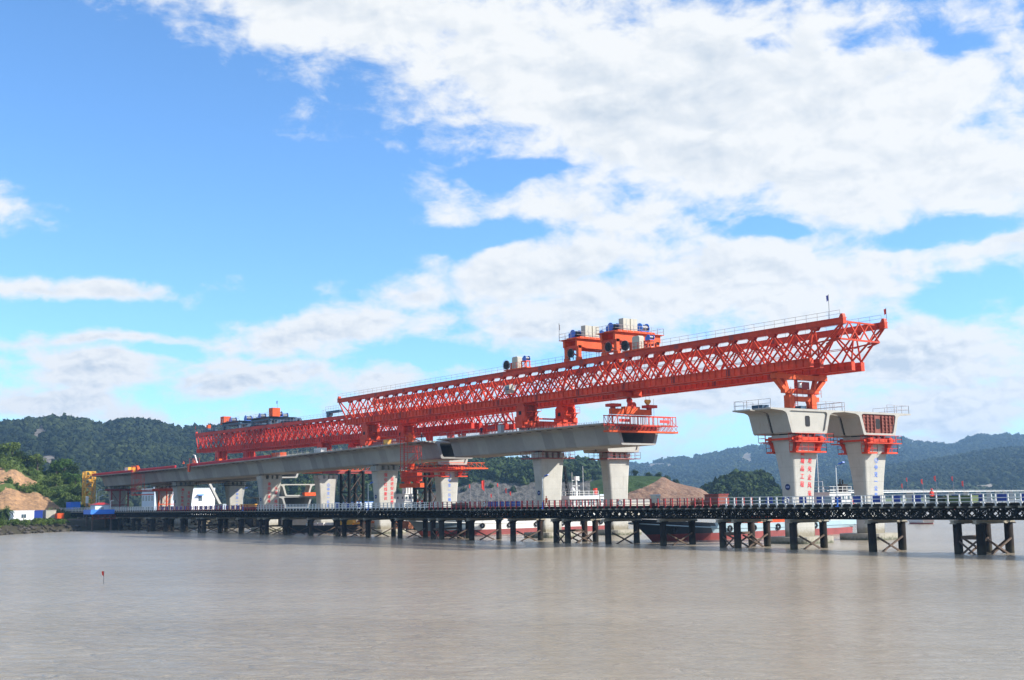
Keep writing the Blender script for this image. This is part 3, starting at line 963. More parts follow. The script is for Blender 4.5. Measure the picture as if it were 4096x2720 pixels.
def segment_mesh(L, name='segment', m='segment', recess=True):
    n = len(OUT)
    vs = [(x, y, z) for x in (-L / 2, L / 2) for (y, z) in OUT] + [(x, y, z) for x in (-L / 2, L / 2) for (y, z) in INN]
    o0, o1, i0, i1 = 0, n, 2 * n, 3 * n
    fs = []
    for i in range(n):
        k = (i + 1) % n
        fs += [(o0 + i, o1 + i, o1 + k, o0 + k), (i0 + i, i0 + k, i1 + k, i1 + i), (o0 + i, o0 + k, i0 + k, i0 + i), (o1 + i, i1 + i, i1 + k, o1 + k)]
    mb = MB()
    mb.add(vs, fs)
    nmain = len(fs)
    if recess:                                        # dark boxes painted in for the shade of anchor pockets under the slab
        for dx in (-0.55, 0.15):
            mb.b(dx, dx + 0.45, -6.9, -6.6, -.36, -.30)
    me = mb.mesh(name, m)
    me.materials.append(M['dark'])
    for p in me.polygons:
        if p.index >= nmain:
            p.material_index = 1
    return me


SEG = segment_mesh(2.985)


def girder(name, label, x0, x1, yc):
    g = thing(name, label, 'bridge girder', ((x0 + x1) / 2, yc, 0))
    n = int(round((x1 - x0) / 3.0))
    L = (x1 - x0) / n
    for i in range(n):
        xc = x0 + (i + 0.5) * L
        sl = (zt(xc + 1.5) - zt(xc - 1.5)) / 3.0
        inst('segment', SEG, g, (xc - (x0 + x1) / 2, 0, zt(xc)), (0, -math.atan(sl), 0), (L / 3.0, 1, 1))
    return g


girder('bridge_girder', 'long near concrete box girder ending at the dark open box', -300.5, -90.6, 0)
girder('bridge_girder', 'shorter near box girder cantilevering right of the open gap', -85.6, -34.6, 0)
girder('bridge_girder', 'far concrete box girder half hidden behind the near one', -302, -205, FAR)


# piers -------------------------------------------------------------------
def chars(text):
    out = []
    for ch in text:
        cu = bpy.data.curves.new('character', 'FONT')
        cu.body = ch
        cu.size = 1.0
        cu.align_x = 'CENTER'
        cu.align_y = 'CENTER'
        cu.extrude = 0.012
        cu.offset = 0.008
        cu.resolution_u = 3
        ob = bpy.data.objects.new('character', cu)
        C.objects.link(ob)
        dg = bpy.context.evaluated_depsgraph_get()
        me = bpy.data.meshes.new_from_object(ob.evaluated_get(dg))
        bpy.data.objects.remove(ob)
        bpy.data.curves.remove(cu)
        xs = [v.co.x for v in me.vertices]
        ys = [v.co.y for v in me.vertices]
        if xs:
            cx, cy = (min(xs) + max(xs)) / 2, (min(ys) + max(ys)) / 2
            if ch == '一':
                cy = cy
            for v in me.vertices:
                v.co.x -= cx
                v.co.y -= cy
        out.append(me)
    return out


_cm = {}


def char_mesh(ch, m):
    if (ch, m) not in _cm:
        me = chars(ch)[0]
        me.materials.clear()
        me.materials.append(M[m])
        _cm[(ch, m)] = me
    return _cm[(ch, m)]


STAR = MB()
for k in range(8):                                    # outline of a four-pointed star
    a0, a1 = k * math.pi / 4, (k + 1) * math.pi / 4
    r0, r1 = (0.62, 0.2) if k % 2 == 0 else (0.2, 0.62)
    q = 0.72
    STAR.add([(r0 * math.sin(a0), r0 * math.cos(a0), 0), (r1 * math.sin(a1), r1 * math.cos(a1), 0), (q * r1 * math.sin(a1), q * r1 * math.cos(a1), 0), (q * r0 * math.sin(a0), q * r0 * math.cos(a0), 0)], [(0, 1, 2, 3)])
for k in range(4):
    a0 = k * math.pi / 2 + math.pi / 4
    STAR.bar((.34 * math.sin(a0), .34 * math.cos(a0), 0), (.46 * math.sin(a0), .46 * math.cos(a0), 0), 0.12, 0.02)
STAR_ME = STAR.mesh('emblem', 'textblue')
DISC = MB()
DISC.tube((0, 0, 0), (0, -0.05, 0), 0.47, 24)
DISC_ME = DISC.mesh('badge', mat('badge_navy', (0.02, 0.03, 0.10), 0.6, var=0.2))
DISC2 = MB()
DISC2.b(-0.3, 0.3, -0.07, -0.03, -0.1, 0.1)
DISC2_ME = DISC2.mesh('badge_mark', mat('badge_mark', (0.22, 0.26, 0.42), 0.6))


def pier(X, Y, label, group, cols=(), blue=False, tx=1.35, badge=True, hyt=3.05, cap=True):
    zb = zt(X) - DEPTH
    top = zb - 1.15
    t = thing('bridge_pier', label, 'bridge pier', (X, Y, 0), 0, group)

    def hx(z):
        q = max(0.0, min(1.0, (z - 4.0) / (top - 4.0)))
        return 1.18 + (tx - 1.18) * q ** 1.8

    def hy(z):
        q = max(0.0, min(1.0, (z - 4.0) / (top - 4.0)))
        return 2.32 + (hyt - 2.32) * q ** 2.0

    mb = MB()
    zs = list(np.linspace(0.9, 6, 4)) + list(np.linspace(7, top, 12))
    ring = []
    nq = 20
    for z in zs:
        a, b, c = hx(z), hy(z), 0.55
        row = []
        for qx, qy, st in ((1, -1, -90), (1, 1, 0), (-1, 1, 90), (-1, -1, 180)):
            for k in range(5):
                an = R(st + k * 22.5)
                row.append((qx * (a - c) + c * math.cos(an), qy * (b - c) + c * math.sin(an), z))
        ring.append(row)
    vs = [p for r_ in ring for p in r_]
    fs = []
    for j in range(len(zs) - 1):
        for i in range(nq):
            fs.append((j * nq + i, j * nq + (i + 1) % nq, (j + 1) * nq + (i + 1) % nq, (j + 1) * nq + i))
    fs += [tuple(range(nq)), tuple(range((len(zs) - 1) * nq, len(zs) * nq))]
    mb.add(vs, fs)
    sh_ = mb.build('shaft', 'concrete', t)
    for p in sh_.data.polygons:
        p.use_smooth = len(p.vertices) == 4 and p.area < 1.2
    if cap:
        cp = MB()
        a, c = 3.8, 1.3
        pts = []
        for qx, qy, st in ((1, -1, -90), (1, 1, 0), (-1, 1, 90), (-1, -1, 180)):
            for k in range(5):
                an = R(st + k * 22.5)
                pts.append((qx * (a - c) + c * math.cos(an), qy * (a - c) + c * math.sin(an)))
        cp.prism(pts, 'z', -1.0, 0.95)
        cp.build('pile_cap', 'wet_concrete', t)
    a, b = hx(top), hy(top)
    for (y0, y1) in ((-b + .05, -b * .52), (-b * .28, -b * .02), (b * .14, b * .42), (b * .62, b - .05)):
        pd = MB()
        pd.b(-a + .06, a - .06, y0, y1, top - 0.02, zb - 0.18)
        pd.build('pedestal', 'concrete', t)
    br = MB()
    for yy in (-b * .75, b * .78):
        br.bc(0, yy, zb - 0.09, 1.2, 0.9, 0.17)
    br.build('bearing', 'black', t)
    for (ystart, z0, dz, size, text) in cols:
        for i, ch in enumerate(text):
            z = z0 - i * dz
            sl = math.atan2(hx(z + .3) - hx(z - .3), .6)
            if ch == '*':
                inst('emblem', STAR_ME, t, (hx(z) + 0.035, ystart, z), (R(90), sl, R(90)))
            else:
                inst('character', char_mesh(ch, 'textblue' if blue else 'textred'), t, (hx(z) + 0.03, ystart, z), (R(90), sl, R(90)), (size, size, 1))
    if badge:
        z = 8.3
        bd = inst('badge', DISC_ME, t, (0.15, -hy(z) - 0.005, z))
        inst('badge_mark', DISC2_ME, bd, (0, -0.0, 0))
    return t


NG, FG = 'piers under the near deck', 'piers under the far deck'
pier(0, 0, 'near concrete pier with two red character columns under the isolated deck block', NG, [(-.65, 13.35, 1.16, .9, '建精品工程'), (1.05, 12.2, 1.22, .9, '展央企风采')], tx=1.95, hyt=3.3)
pier(-60, 0, 'plain concrete pier with blue badge behind the orange clad worker', NG)
pier(-120, 0, 'concrete pier with faded red characters and a diagonal shadow', NG, [(-.55, 13.2, 1.06, .9, '强化红线意识'), (1.15, 12.3, 1.06, .9, '促进安全发展')])
pier(-180, 0, 'concrete pier with red characters left of the stored segments', NG, [(-.7, 12.4, 1.14, .95, '奋战乐清湾'), (1.35, 11.2, 1.14, .95, '升级一局梦')], tx=1.6)
pier(-240, 0, 'concrete pier with red characters beside the white building', NG, [(-.7, 11.9, 1.14, .95, '施工标准化'), (1.3, 10.9, 1.14, .95, '管理人性化')], tx=1.6)
pier(-299, 0, 'shaded concrete end pier with red props at the left', NG, badge=False)
BL = '*中交一公局'
pier(0, FAR, 'rightmost concrete pier with blue emblem and characters', FG, [(.1, 12.35, 1.10, .86, BL)], True, 1.95, False, 3.3)
pier(-60, FAR, 'bright blank concrete pier carrying an unfinished white block', FG, badge=False)
pier(-120, FAR, 'concrete pier with blue characters below an orange bracket collar', FG, [(-.05, 13.0, 1.12, .86, BL)], True, 1.35, False)
pier(-180, FAR, 'concrete pier with blue emblem in front of a black pipe tower', FG, [(.1, 12.0, 1.14, .88, BL)], True, 1.5, False)
pier(-240, FAR, 'small concrete pier with blue characters behind a white lamp post', FG, [(.2, 11.5, 1.14, .92, BL)], True, 1.5, False)
pier(-300, FAR, 'farthest concrete pier behind orange pipe props at the left', FG, badge=False)


# deck blocks standing alone on the piers ---------------------------------
def deck_block(X, Y, label, style):
    t = thing('deck_block', label, 'deck segment', (X, Y, 0), 0, 'single deck blocks on the piers')
    h = segment_mesh(3.5, 'half_block', 'block', False)
    z = zt(X)
    inst('half_block', h, t, (-3.0, 0, z))
    inst('half_block', h, t, (0.95, 0, z))
    k = MB()
    prof = [(-4.55, -.9), (-3.85, -3.42), (3.85, -3.42), (4.55, -.9), (4.3, -.5), (-4.3, -.5)]
    k.prism(prof, 'x', -1.28, -0.75)
    k.build('joint', 'dark', t, (0, 0, z))
    d = MB()
    inner = [(p[0] * 0.995, p[1]) for p in INN]
    d.prism(inner, 'x', 2.15, 2.45)
    dia = d.build('diaphragm', 'pale_concrete' if style != 'form' else 'formwork', t, (0, 0, z))
    dr = MB()
    dr.prism([(-.45, -2.62), (.3, -2.62), (.5, -2.4), (.5, -1.2), (.3, -1.0), (-.45, -1.0), (-.62, -1.2), (-.62, -2.4)], 'x', 2.40, 2.47)
    dr.build('door_opening', 'dark', dia)
    if style == 'form':
        for i in range(9):
            yy = -3.9 + i * 0.95
            if -.7 < yy < .6:
                continue
            r_ = MB()
            z0 = -3.2 if abs(yy) < 3.4 else -1.9
            r_.b(2.45, 2.68, yy - .08, yy + .08, z0, -.5)
            r_.build('rib', 'formwork', dia)
        for i in range(5):
            zz = -.75 - i * 0.55
            hw = 4.2 - 0.29 * (-zz - .5)
            for y0, y1 in ((-hw, -.75), (.65, hw)):
                r_ = MB()
                r_.b(2.45, 2.58, y0, y1, zz - .06, zz + .06)
                r_.build('waler', 'formwork', dia)
    rl = MB()
    for ya in (-8.2, 8.2):
        rail_run(rl, [(-4.4, ya, z), (2.5, ya, z)], 1.3, 0.03, 2.3)
    rail_run(rl, [(-4.6, -8.2, z), (-4.6, -4.0, z)], 1.3, 0.03, 2.0)
    rail_run(rl, [(2.5, 2.5, z), (2.5, 8.2, z)], 1.3, 0.03, 2.0)
    rl.build('handrail', 'rail', t)
    return t


deck_block(0, 0, 'near isolated deck block with a pale end wall and dark doorway', 'wall')
deck_block(0, FAR, 'right isolated deck block with brown ribbed formwork in its end', 'form')
deck_block(-60, FAR, 'whitish deck block peeping out below the near girder end', 'wall')
deck_block(-120, FAR, 'whitish deck block below the open girder gap', 'wall')


# work platforms around pier heads ----------------------------------------
def ring_platform(X, Y, label, m, drop=1.05, e=1.25):
    z = zt(X) - DEPTH - 1.15 - drop + 0.95
    t = thing('pier_platform', label, 'work platform', (X, Y, z), 0, 'walkways around pier heads')
    a, b = 1.5, 3.15
    d = MB()
    d.b(-a - e, a + e, -b - e, -b, -.14, 0).b(-a - e, a + e, b, b + e, -.14, 0).b(-a - e, -a, -b, b, -.14, 0).b(a, a + e * .7, -b, b, -.14, 0)
    d.build('walkway', m, t)
    r_ = MB()
    A, Bq = a + e, b + e
    rail_run(r_, [(-A, -Bq, 0), (A, -Bq, 0), (A, -b, 0)], 1.25, 0.03, 1.4)
    rail_run(r_, [(-A, -Bq, 0), (-A, Bq, 0), (A, Bq, 0), (A, b, 0)], 1.25, 0.03, 1.4)
    rail_run(r_, [(a + e * .7, -b, 0), (a + e * .7, b, 0)], 1.1, 0.03, 1.4)
    r_.build('handrail', m, t)
    return t


ring_platform(-60, 0, 'brown railed walkway around the head of the plain badge pier', 'darkred')
ring_platform(-60, FAR, 'brown railed walkway around the bright blank pier head', 'darkred')
ring_platform(-120, 0, 'dark railed walkway around the head of the faded red lettered pier', 'grey')
ring_platform(-240, 0, 'dark walkway around the pier head beside the white building', 'trestle')
ring_platform(-240, FAR, 'dark walkway around the small blue lettered pier head', 'trestle')
ring_platform(-299, 0, 'dark walkway around the end pier head', 'trestle')


def bracket_collar(X, Y, label, long=False, full=True):
    """orange steel brackets clamped to a pier head, with two levels of railed platforms"""
    zb = zt(X) - DEPTH
    t = thing('bracket_platform', label, 'work platform', (X, Y, zb), 0, 'orange bracket collars')
    bm_ = MB()
    for xs in (2.35, -2.35):
        bm_.b(xs - .28, xs + .28, -3.2, 3.4, -1.15, -0.5)
    for ys in (-3.75, 3.75):
        bm_.b(-2.6, 2.6, ys - .14, ys + .14, -0.95, -0.65)
    bm_.build('ring_beam', 'orange', t)
    for sx in (1, -1):
        for yy in (-2.5, 2.5):
            k = MB()
            k.prism([(sx * 1.6, -2.55), (sx * 2.1, -2.7), (sx * 2.25, -2.3), (sx * 2.9, -1.15), (sx * 2.9, -.35), (sx * 1.9, -.35)], 'y', yy - .36, yy + .36)
            k.build('bracket', 'orange', t)
    lp = MB()
    if full:
        lp.b(1.6, 2.8, -3.4, 3.6, -2.85, -2.6)
    else:
        lp.b(1.6, 2.8, -3.4, -1.0, -2.85, -2.6).b(1.6, 2.8, 1.4, 4.2, -2.85, -2.6)
    lp.b(-2.9, -1.75, -3.4, -1.4, -2.85, -2.6)
    lp.build('lower_deck', 'orange', t)
    up = MB()
    up.b(2.0, 3.2, -3.9, 4.9, -1.3, -1.16).b(-3.3, -2.0, -4.6, 3.6, -1.3, -1.16)
    up.build('upper_deck', 'orange', t)
    r_ = MB()
    if full:
        rail_run(r_, [(1.6, -3.4, -2.6), (2.8, -3.4, -2.6), (2.8, 3.6, -2.6), (1.6, 3.6, -2.6)], 1.15, 0.035, 1.4)
    else:
        rail_run(r_, [(1.6, -3.4, -2.6), (2.8, -3.4, -2.6), (2.8, -1.0, -2.6), (1.6, -1.0, -2.6)], 1.15, 0.035, 1.2)
        rail_run(r_, [(1.6, 1.4, -2.6), (2.8, 1.4, -2.6), (2.8, 4.2, -2.6), (1.6, 4.2, -2.6)], 1.15, 0.035, 1.2)
    rail_run(r_, [(2.0, -3.9, -1.16), (3.2, -3.9, -1.16), (3.2, 4.9, -1.16), (2.0, 4.9, -1.16)], 1.15, 0.035, 1.5)
    rail_run(r_, [(-2.0, -4.6, -1.16), (-3.3, -4.6, -1.16), (-3.3, 3.6, -1.16)], 1.15, 0.035, 1.5)
    rail_run(r_, [(-1.75, -3.4, -2.6), (-2.9, -3.4, -2.6), (-2.9, -1.4, -2.6)], 1.15, 0.035, 1.2)
    r_.build('handrail', 'red', t)
    jk = MB()
    for yy in (-1.6, 0.2, 1.8):
        jk.tube((1.9, yy, -1.0), (1.9, yy, -.1), 0.16, 8)
        jk.bc(1.9, yy, -.1, .5, .5, .12)
    jk.build('jack', 'darkred', t)
    if long:
        ln = MB()
        ln.b(2.2, 2.6, -12.5, 9.5, -1.0, -.62)
        ln.b(3.6, 3.8, -12.5, 9.5, -1.0, -.75)
        for k in range(15):
            y0 = -12.5 + k * 1.5
            ln.bar((2.4, y0, 0.4), (2.4, y0 + 1.5, -.8), 0.07)
            ln.bar((2.4, y0, -.8), (2.4, y0, 0.5), 0.07)
        ln.b(2.3, 2.5, -12.5, 9.5, .42, .55)
        ln.build('cross_beam', 'brightorange', t)
    return t


bracket_collar(0, 0, 'orange bracket collar with railed platforms on the near lettered pier')
bracket_collar(0, FAR, 'orange bracket collar with railed platforms on the rightmost pier', full=False)
bracket_collar(-120, FAR, 'orange bracket collar with long cross beam below the open girder gap', True, False)

# red portal frame on the pier with blue emblem, brown beam over it
t = thing('cross_frame', 'dark red beam with orange lattice over the blue emblem pier', 'steel frame', (-180, FAR, zt(-180) - DEPTH))
mb = MB()
mb.b(2.6, 3.2, -2.5, 16, .2, 1.1)
mb.build('beam', 'darkred', t)
mb = MB()
for k in range(14):
    y0 = -7 + k * 1.6
    mb.bar((2.0, y0, 1.2), (2.0, y0 + .8, 2.4), .09).bar((2.0, y0 + .8, 2.4), (2.0, y0 + 1.6, 1.2), .09)
mb.b(1.9, 2.1, -7, 15.4, 1.1, 1.25)
mb.b(1.9, 2.1, -7, 15.4, 2.35, 2.5)
mb.b(2.4, 2.8, -8.5, -2.5, .3, .9)
mb.build('lattice', 'brightorange', t)


# black pipe towers ---------------------------------------------------------
def pipe_tower(X, Y, z0, z1, label, wx=4.2, wy=4.0, red=False):
    t = thing('pipe_tower', label, 'steel tower', (X, Y, z0), 0, 'black pipe support towers')
    H = z1 - z0
    for sx in (-1, 1):
        for sy in (-1, 1):
            p = MB()
            p.tube((sx * wx / 2, sy * wy / 2, 0), (sx * wx / 2, sy * wy / 2, H), 0.42, 12)
            p.build('pipe_leg', 'trestle', t)
    lv = [0.25, H * .45, H * .72, H - .5] if H < 10 else [0.5, H * .3, H * .62, H - .6]
    for a, b in zip(lv[:-1], lv[1:]):
        for sy in (-1, 1):
            for (p, q) in (((-1, a), (1, b)), ((1, a), (-1, b))):
                k = MB()
                k.tube((p[0] * wx / 2, sy * wy / 2, p[1]), (q[0] * wx / 2, sy * wy / 2, q[1]), 0.11, 6)
                k.build('brace', 'rustbar', t)
        for sx in (-1, 1):
            k = MB()
            k.tube((sx * wx / 2, -wy / 2, a), (sx * wx / 2, wy / 2, b), 0.11, 6)
            k.build('brace', 'rustbar', t)
    for z in lv:
        k = MB()
        for sx in (-1, 1):
            k.tube((sx * wx / 2, -wy / 2, z), (sx * wx / 2, wy / 2, z), 0.12, 6)
        for sy in (-1, 1):
            k.tube((-wx / 2, sy * wy / 2, z), (wx / 2, sy * wy / 2, z), 0.12, 6)
        k.build('ring', 'trestle', t)
    return t


pipe_tower(-178.5, 24.5, 0, 16.0, 'black pipe tower right of the blue emblem pier', 4.6, 4.4)
pipe_tower(-139, 24, 0, 16.6, 'black pipe tower behind the hanging orange lifting frame', 5.0, 4.6)

# red and orange props around the left end piers
for (X, Y, lab, m) in ((-299, 0, 'dark red pipe props standing against the end pier', 'darkred'), (-300, FAR, 'orange pipe props in front of the farthest pier', 'brightorange')):
    t = thing('prop_frame', lab, 'steel frame', (X, Y, 3.0))
    for k, yy in enumerate((-2.9, 0.0, 2.9)):
        p = MB()
        p.tube((2.6, yy, 0), (2.6, yy, 9.4), 0.28, 10)
        p.build('prop', m, t)
    p = MB()
    p.b(2.3, 2.9, -5.2, 5.2, 9.4, 10.1)
    p.build('head_beam', m, t)
    p = MB()
    p.bar((2.6, -2.9, 4.6), (2.6, 2.9, 4.6), .25).bar((2.6, -2.9, 9), (2.6, 0, 5), .12).bar((2.6, 2.9, 9), (2.6, 0, 5), .12)
    p.build('tie', m, t)

# ================================================================ the trestle
TZ = 5.82
TY0, TY1 = -18.75, -11.25
tr = thing('trestle_bridge', 'dark steel pile trestle with railings running along the water in front', 'trestle', (0, -15, 0))
OFFY = 15.0


def TB():
    return MB()


X_L, X_R = -322.0, 112.0
d = TB()
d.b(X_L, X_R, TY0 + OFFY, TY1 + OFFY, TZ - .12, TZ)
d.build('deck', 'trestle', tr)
d = TB()
for yy in (TY0 + .05, TY1 - .05):
    d.b(X_L, X_R, yy + OFFY - .1, yy + OFFY + .1, TZ - .3, TZ - .125)
d.build('edge_beam', 'trestle', tr)
PILE = MB()
PILE.tube((0, 0, -3), (0, 0, 3.42), 0.5, 16)
PILE_ME = PILE.mesh('pile', 'pile')
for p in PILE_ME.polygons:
    p.use_smooth = len(p.vertices) == 4
CAPB = MB()
CAPB.b(-.32, .32, -4.0, 4.0, 3.46, 3.56).b(-.32, .32, -4.0, 4.0, 3.84, 3.9).b(-.2, .2, -3.98, 3.98, 3.56, 3.84)
CAPB_ME = CAPB.mesh('cap_beam', 'beamend')
BRK = MB()
BRK.bc(0, 0, 3.5, 1.15, 1.15, .12)
BRK.prism([(-.8, 3.44), (.8, 3.44), (.5, 3.0), (-.5, 3.0)], 'x', -.06, .06)
BRK_ME = BRK.mesh('pile_bracket', 'pile')
BR = MB()
BR.bar((0, -2.6, 1.75), (0, 2.3, -.3), .16, .2)
BR_ME = BR.mesh('brace', 'rustbar')
BR2 = MB()
BR2.bar((-.14, 2.6, 1.75), (-.14, -2.3, -.3), .16, .2)
BR2_ME = BR2.mesh('brace', 'rustbar')
BX = MB()
BX.bar((-1.1, 0, 1.5), (1.1, 0, -.2), .14, .18)
BX_ME = BX.mesh('brace', 'rustbar')
BH = MB()
BH.bar((-1.2, 0, 1.9), (1.2, 0, 1.9), .3, .4)
BH_ME = BH.mesh('tie_beam', 'rustbar')
BHY = MB()
BHY.bar((0, -2.6, 1.9), (0, 2.6, 1.9), .3, .36)
BHY_ME = BHY.mesh('tie_beam', 'rustbar')
bents = []
for n in range(-2, 10):
    c0 = 39.6 - 36.9 * n
    bents += [(c0 - 1.45, True), (c0 + 1.45, True), (c0 - 13.3, False), (c0 - 25.6, False)]
bents = [b for b in bents if -300 < b[0] < 110]
for (x, dbl) in bents:
    for yy in (-3.0, 3.0):
        inst('pile', PILE_ME, tr, (x + random.uniform(-.06, .06), yy + random.uniform(-.06, .06), 0), (R(random.uniform(-.7, .7)), R(random.uniform(-.7, .7)), random.random() * 6))
        inst('pile_bracket', BRK_ME, tr, (x, yy, 0))
    inst('cap_beam', CAPB_ME, tr, (x, 0, 0))
    inst('brace', BR_ME, tr, (x + .55, 0, 0))
    inst('brace', BR2_ME, tr, (x + .55, 0, 0))
for n in range(-2, 10):
    c0 = 39.6 - 36.9 * n
    if -300 < c0 < 110:
        for yy in (-3.0, 3.0):
            inst('brace', BX_ME, tr, (c0, yy - .3, 0))
            inst('brace', BX_ME, tr, (c0, yy - .3, 0), (0, 0, math.pi))
        inst('tie_beam', BH_ME, tr, (c0, -3.0, 0))
        inst('tie_beam', BHY_ME, tr, (c0 - 1.45, 0, 0))

# panel trusses (3 m panels)
PAN = MB()
z0, z1 = 3.93, 5.30
PAN.b(-1.5, 1.5, -.09, .09, z1 - .13, z1).b(-1.5, 1.5, -.09, .09, z0, z0 + .13)
for x in (-1.44, -.02, 1.40):
    PAN.b(x, x + .06, -.05, .05, z0 + .13, z1 - .13)
zm = (z0 + z1) / 2
for (x0, x1) in ((-1.4, 0), (0, 1.4)):
    xm = (x0 + x1) / 2
    for p, q in (((x0, zm), (xm, z1 - .1)), ((xm, z1 - .1), (x1, zm)), ((x1, zm), (xm, z0 + .1)), ((xm, z0 + .1), (x0, zm))):
        PAN.bar((p[0], 0, p[1]), (q[0], 0, q[1]), .09, .11)
PAN_ME = PAN.mesh('truss_panel', 'trestle')
npan = int((X_R - X_L) // 3.02)
rest = MB()
base = list(PAN.v), list(PAN.f)
for i in range(npan):
    x = X_R - 1.5 - i * 3.02
    inst('truss_panel', PAN_ME, tr, (x, -3.25, 0))
    for k, yy in enumerate((-2.8, -.9, 1.0, 3.25)):
        dx = (0.0, 0.35, 0.0, 0.75)[k]
        rest.add([(v[0] + x + dx, v[1] + yy, v[2]) for v in base[0]], base[1])
tag(rest.build('inner_truss_panels', 'trestle', tr), kind='stuff')
# sheets and lateral bracing inside the truss make it read dense
XBM = MB()
XBM.b(-.22, .22, -4.12, 3.9, 5.31, 5.51)
XBM_ME = XBM.mesh('cross_beam', 'beamend')
nb = int((X_R - X_L) // 1.51)
for i in range(nb):
    inst('cross_beam', XBM_ME, tr, (X_R - .3 - i * 1.51, 0, 0))
lat = MB()
for i in range(npan):
    x = X_R - 1.5 - i * 3.02
    for zz in (z0 + .05, z1 - .05):
        lat.bar((x - 1.5, -3.2, zz), (x + 1.5, 3.2, zz), .1, .08).bar((x - 1.5, 3.2, zz), (x + 1.5, -3.2, zz), .1, .08)
    if i % 2:
        lat.bar((x - 1.4, -3.1, z0 + .1), (x - 1.4, 3.1, z1 - .1), .09).bar((x - 1.4, 3.1, z0 + .1), (x - 1.4, -3.1, z1 - .1), .09)
tag(lat.build('lateral_bracing', 'trestle', tr), kind='stuff')


# railings
def post_mesh(m):
    p = MB()
    p.b(-.07, .07, -.06, .06, -.42, 1.12)
    p.prism([(-.2, -.02), (.2, -.02), (.07, .25), (-.07, .25)], 'y', -.045, .045)
    return p.mesh('post', m)


POST = {k: post_mesh(k) for k in ('white', 'redrail')}


def rail_color(x):
    if x > 1.5:
        return 'white'
    if x > -72.6:
        return 'redrail'
    if x > -147.5:
        return 'white'
    if x > -212:
        return 'redrail'
    return 'white'


for i in range(nb):
    x = X_R - .3 - i * 1.51
    inst('post', POST[rail_color(x)], tr, (x, TY0 + OFFY - .08, TZ))
farp = {'white': MB(), 'redrail': MB()}
for i in range(nb):
    x = X_R - 1.0 - i * 1.51
    farp[rail_color(x)].b(x - .07, x + .07, TY1 + OFFY + .02, TY1 + OFFY + .14, TZ - .1, TZ + 1.12)
for k, v in farp.items():
    tag(v.build('far_posts', k, tr), kind='stuff')
cuts = [(1.5, X_R), (-72.6, 1.5), (-147.5, -72.6), (-212, -147.5), (X_L, -212)]
for (xa, xb) in cuts:
    m = rail_color((xa + xb) / 2)
    for yy in (TY0 + OFFY - .1, TY1 + OFFY + .08):
        for hz in (1.08, .62, .2):
            r_ = MB()
            rad = .038 if m == 'white' else .022
            r_.b(xa, xb, yy - rad, yy + rad, TZ + hz - rad, TZ + hz + rad)
            r_.build('rail', 'white' if m == 'white' else ('rail' if hz > .3 else 'darkred'), tr)
PNL = MB()
PNL.b(-.62, .62, -.03, .03, .12, 1.0)
PNL_N = PNL.mesh('panel', 'navy')
PNL_W = PNL.mesh('panel', 'grey')
yfar = TY1 + OFFY - .05
for k in range(14):
    inst('panel', PNL_N, tr, (43.0 - k * 3.02 + (0.4 if k > 4 else 0), yfar, TZ))
for x in (47.5, 50.5, 14.5):
    inst('panel', PNL_W, tr, (x, yfar, TZ))
for x in (-52.9, -51.3, -49.6, -48.0, -46.4, -44.9):
    inst('panel', PNL_N, tr, (x, TY0 + OFFY - .02, TZ))
for k in range(16):
    inst('panel', PNL_N, tr, (-158.0 - k * 3.3, TY0 + OFFY - .02, TZ), (0, 0, 0), (1.15, 1, 1))
for x in (-122.0, -117, -112):
    inst('panel', PNL_N, tr, (x, yfar, TZ))


# lamp posts on the trestle
def lamp_post(x, label, h=5.2):
    t = thing('lamp_post', label, 'lamp post', (x, TY0 - .12, TZ - .3), 0, 'white lamp posts along the trestle')
    p = MB()
    p.tube((0, 0, 1.1), (0, 0, h), 0.085, 10, 0.06)
    p.build('pole', 'white', t)
    p = MB()
    p.tube((0, 0, 0), (0, 0, 1.1), 0.10, 10, 0.085)
    p.bc(0, 0, .05, .45, .45, .1)
    p.build('base', 'skyblue', t)
    p = MB()
    p.tube((0, 0, h - .15), (0.25, 0.55, h + .15), 0.04, 8)
    p.build('arm', 'white', t)
    p = MB()
    p.prism([(.1, h + .08), (.85, h + .34), (.8, h + .48), (.1, h + .26)], 'y', .35, .75)
    p.build('lamp_head', 'blue', t)
    return t


lamp_post(22.0, 'white lamp post with blue base right of the near lettered pier')
lamp_post(-38.0, 'white lamp post with blue base beside the orange clad worker')
lamp_post(-95.1, 'white lamp post left of the faded red lettered pier')
lamp_post(-155.0, 'white lamp post at the small blue lettered pier')


# ================================================================ launching gantries
def neg(o):
    return tuple(-c for c in o.location)


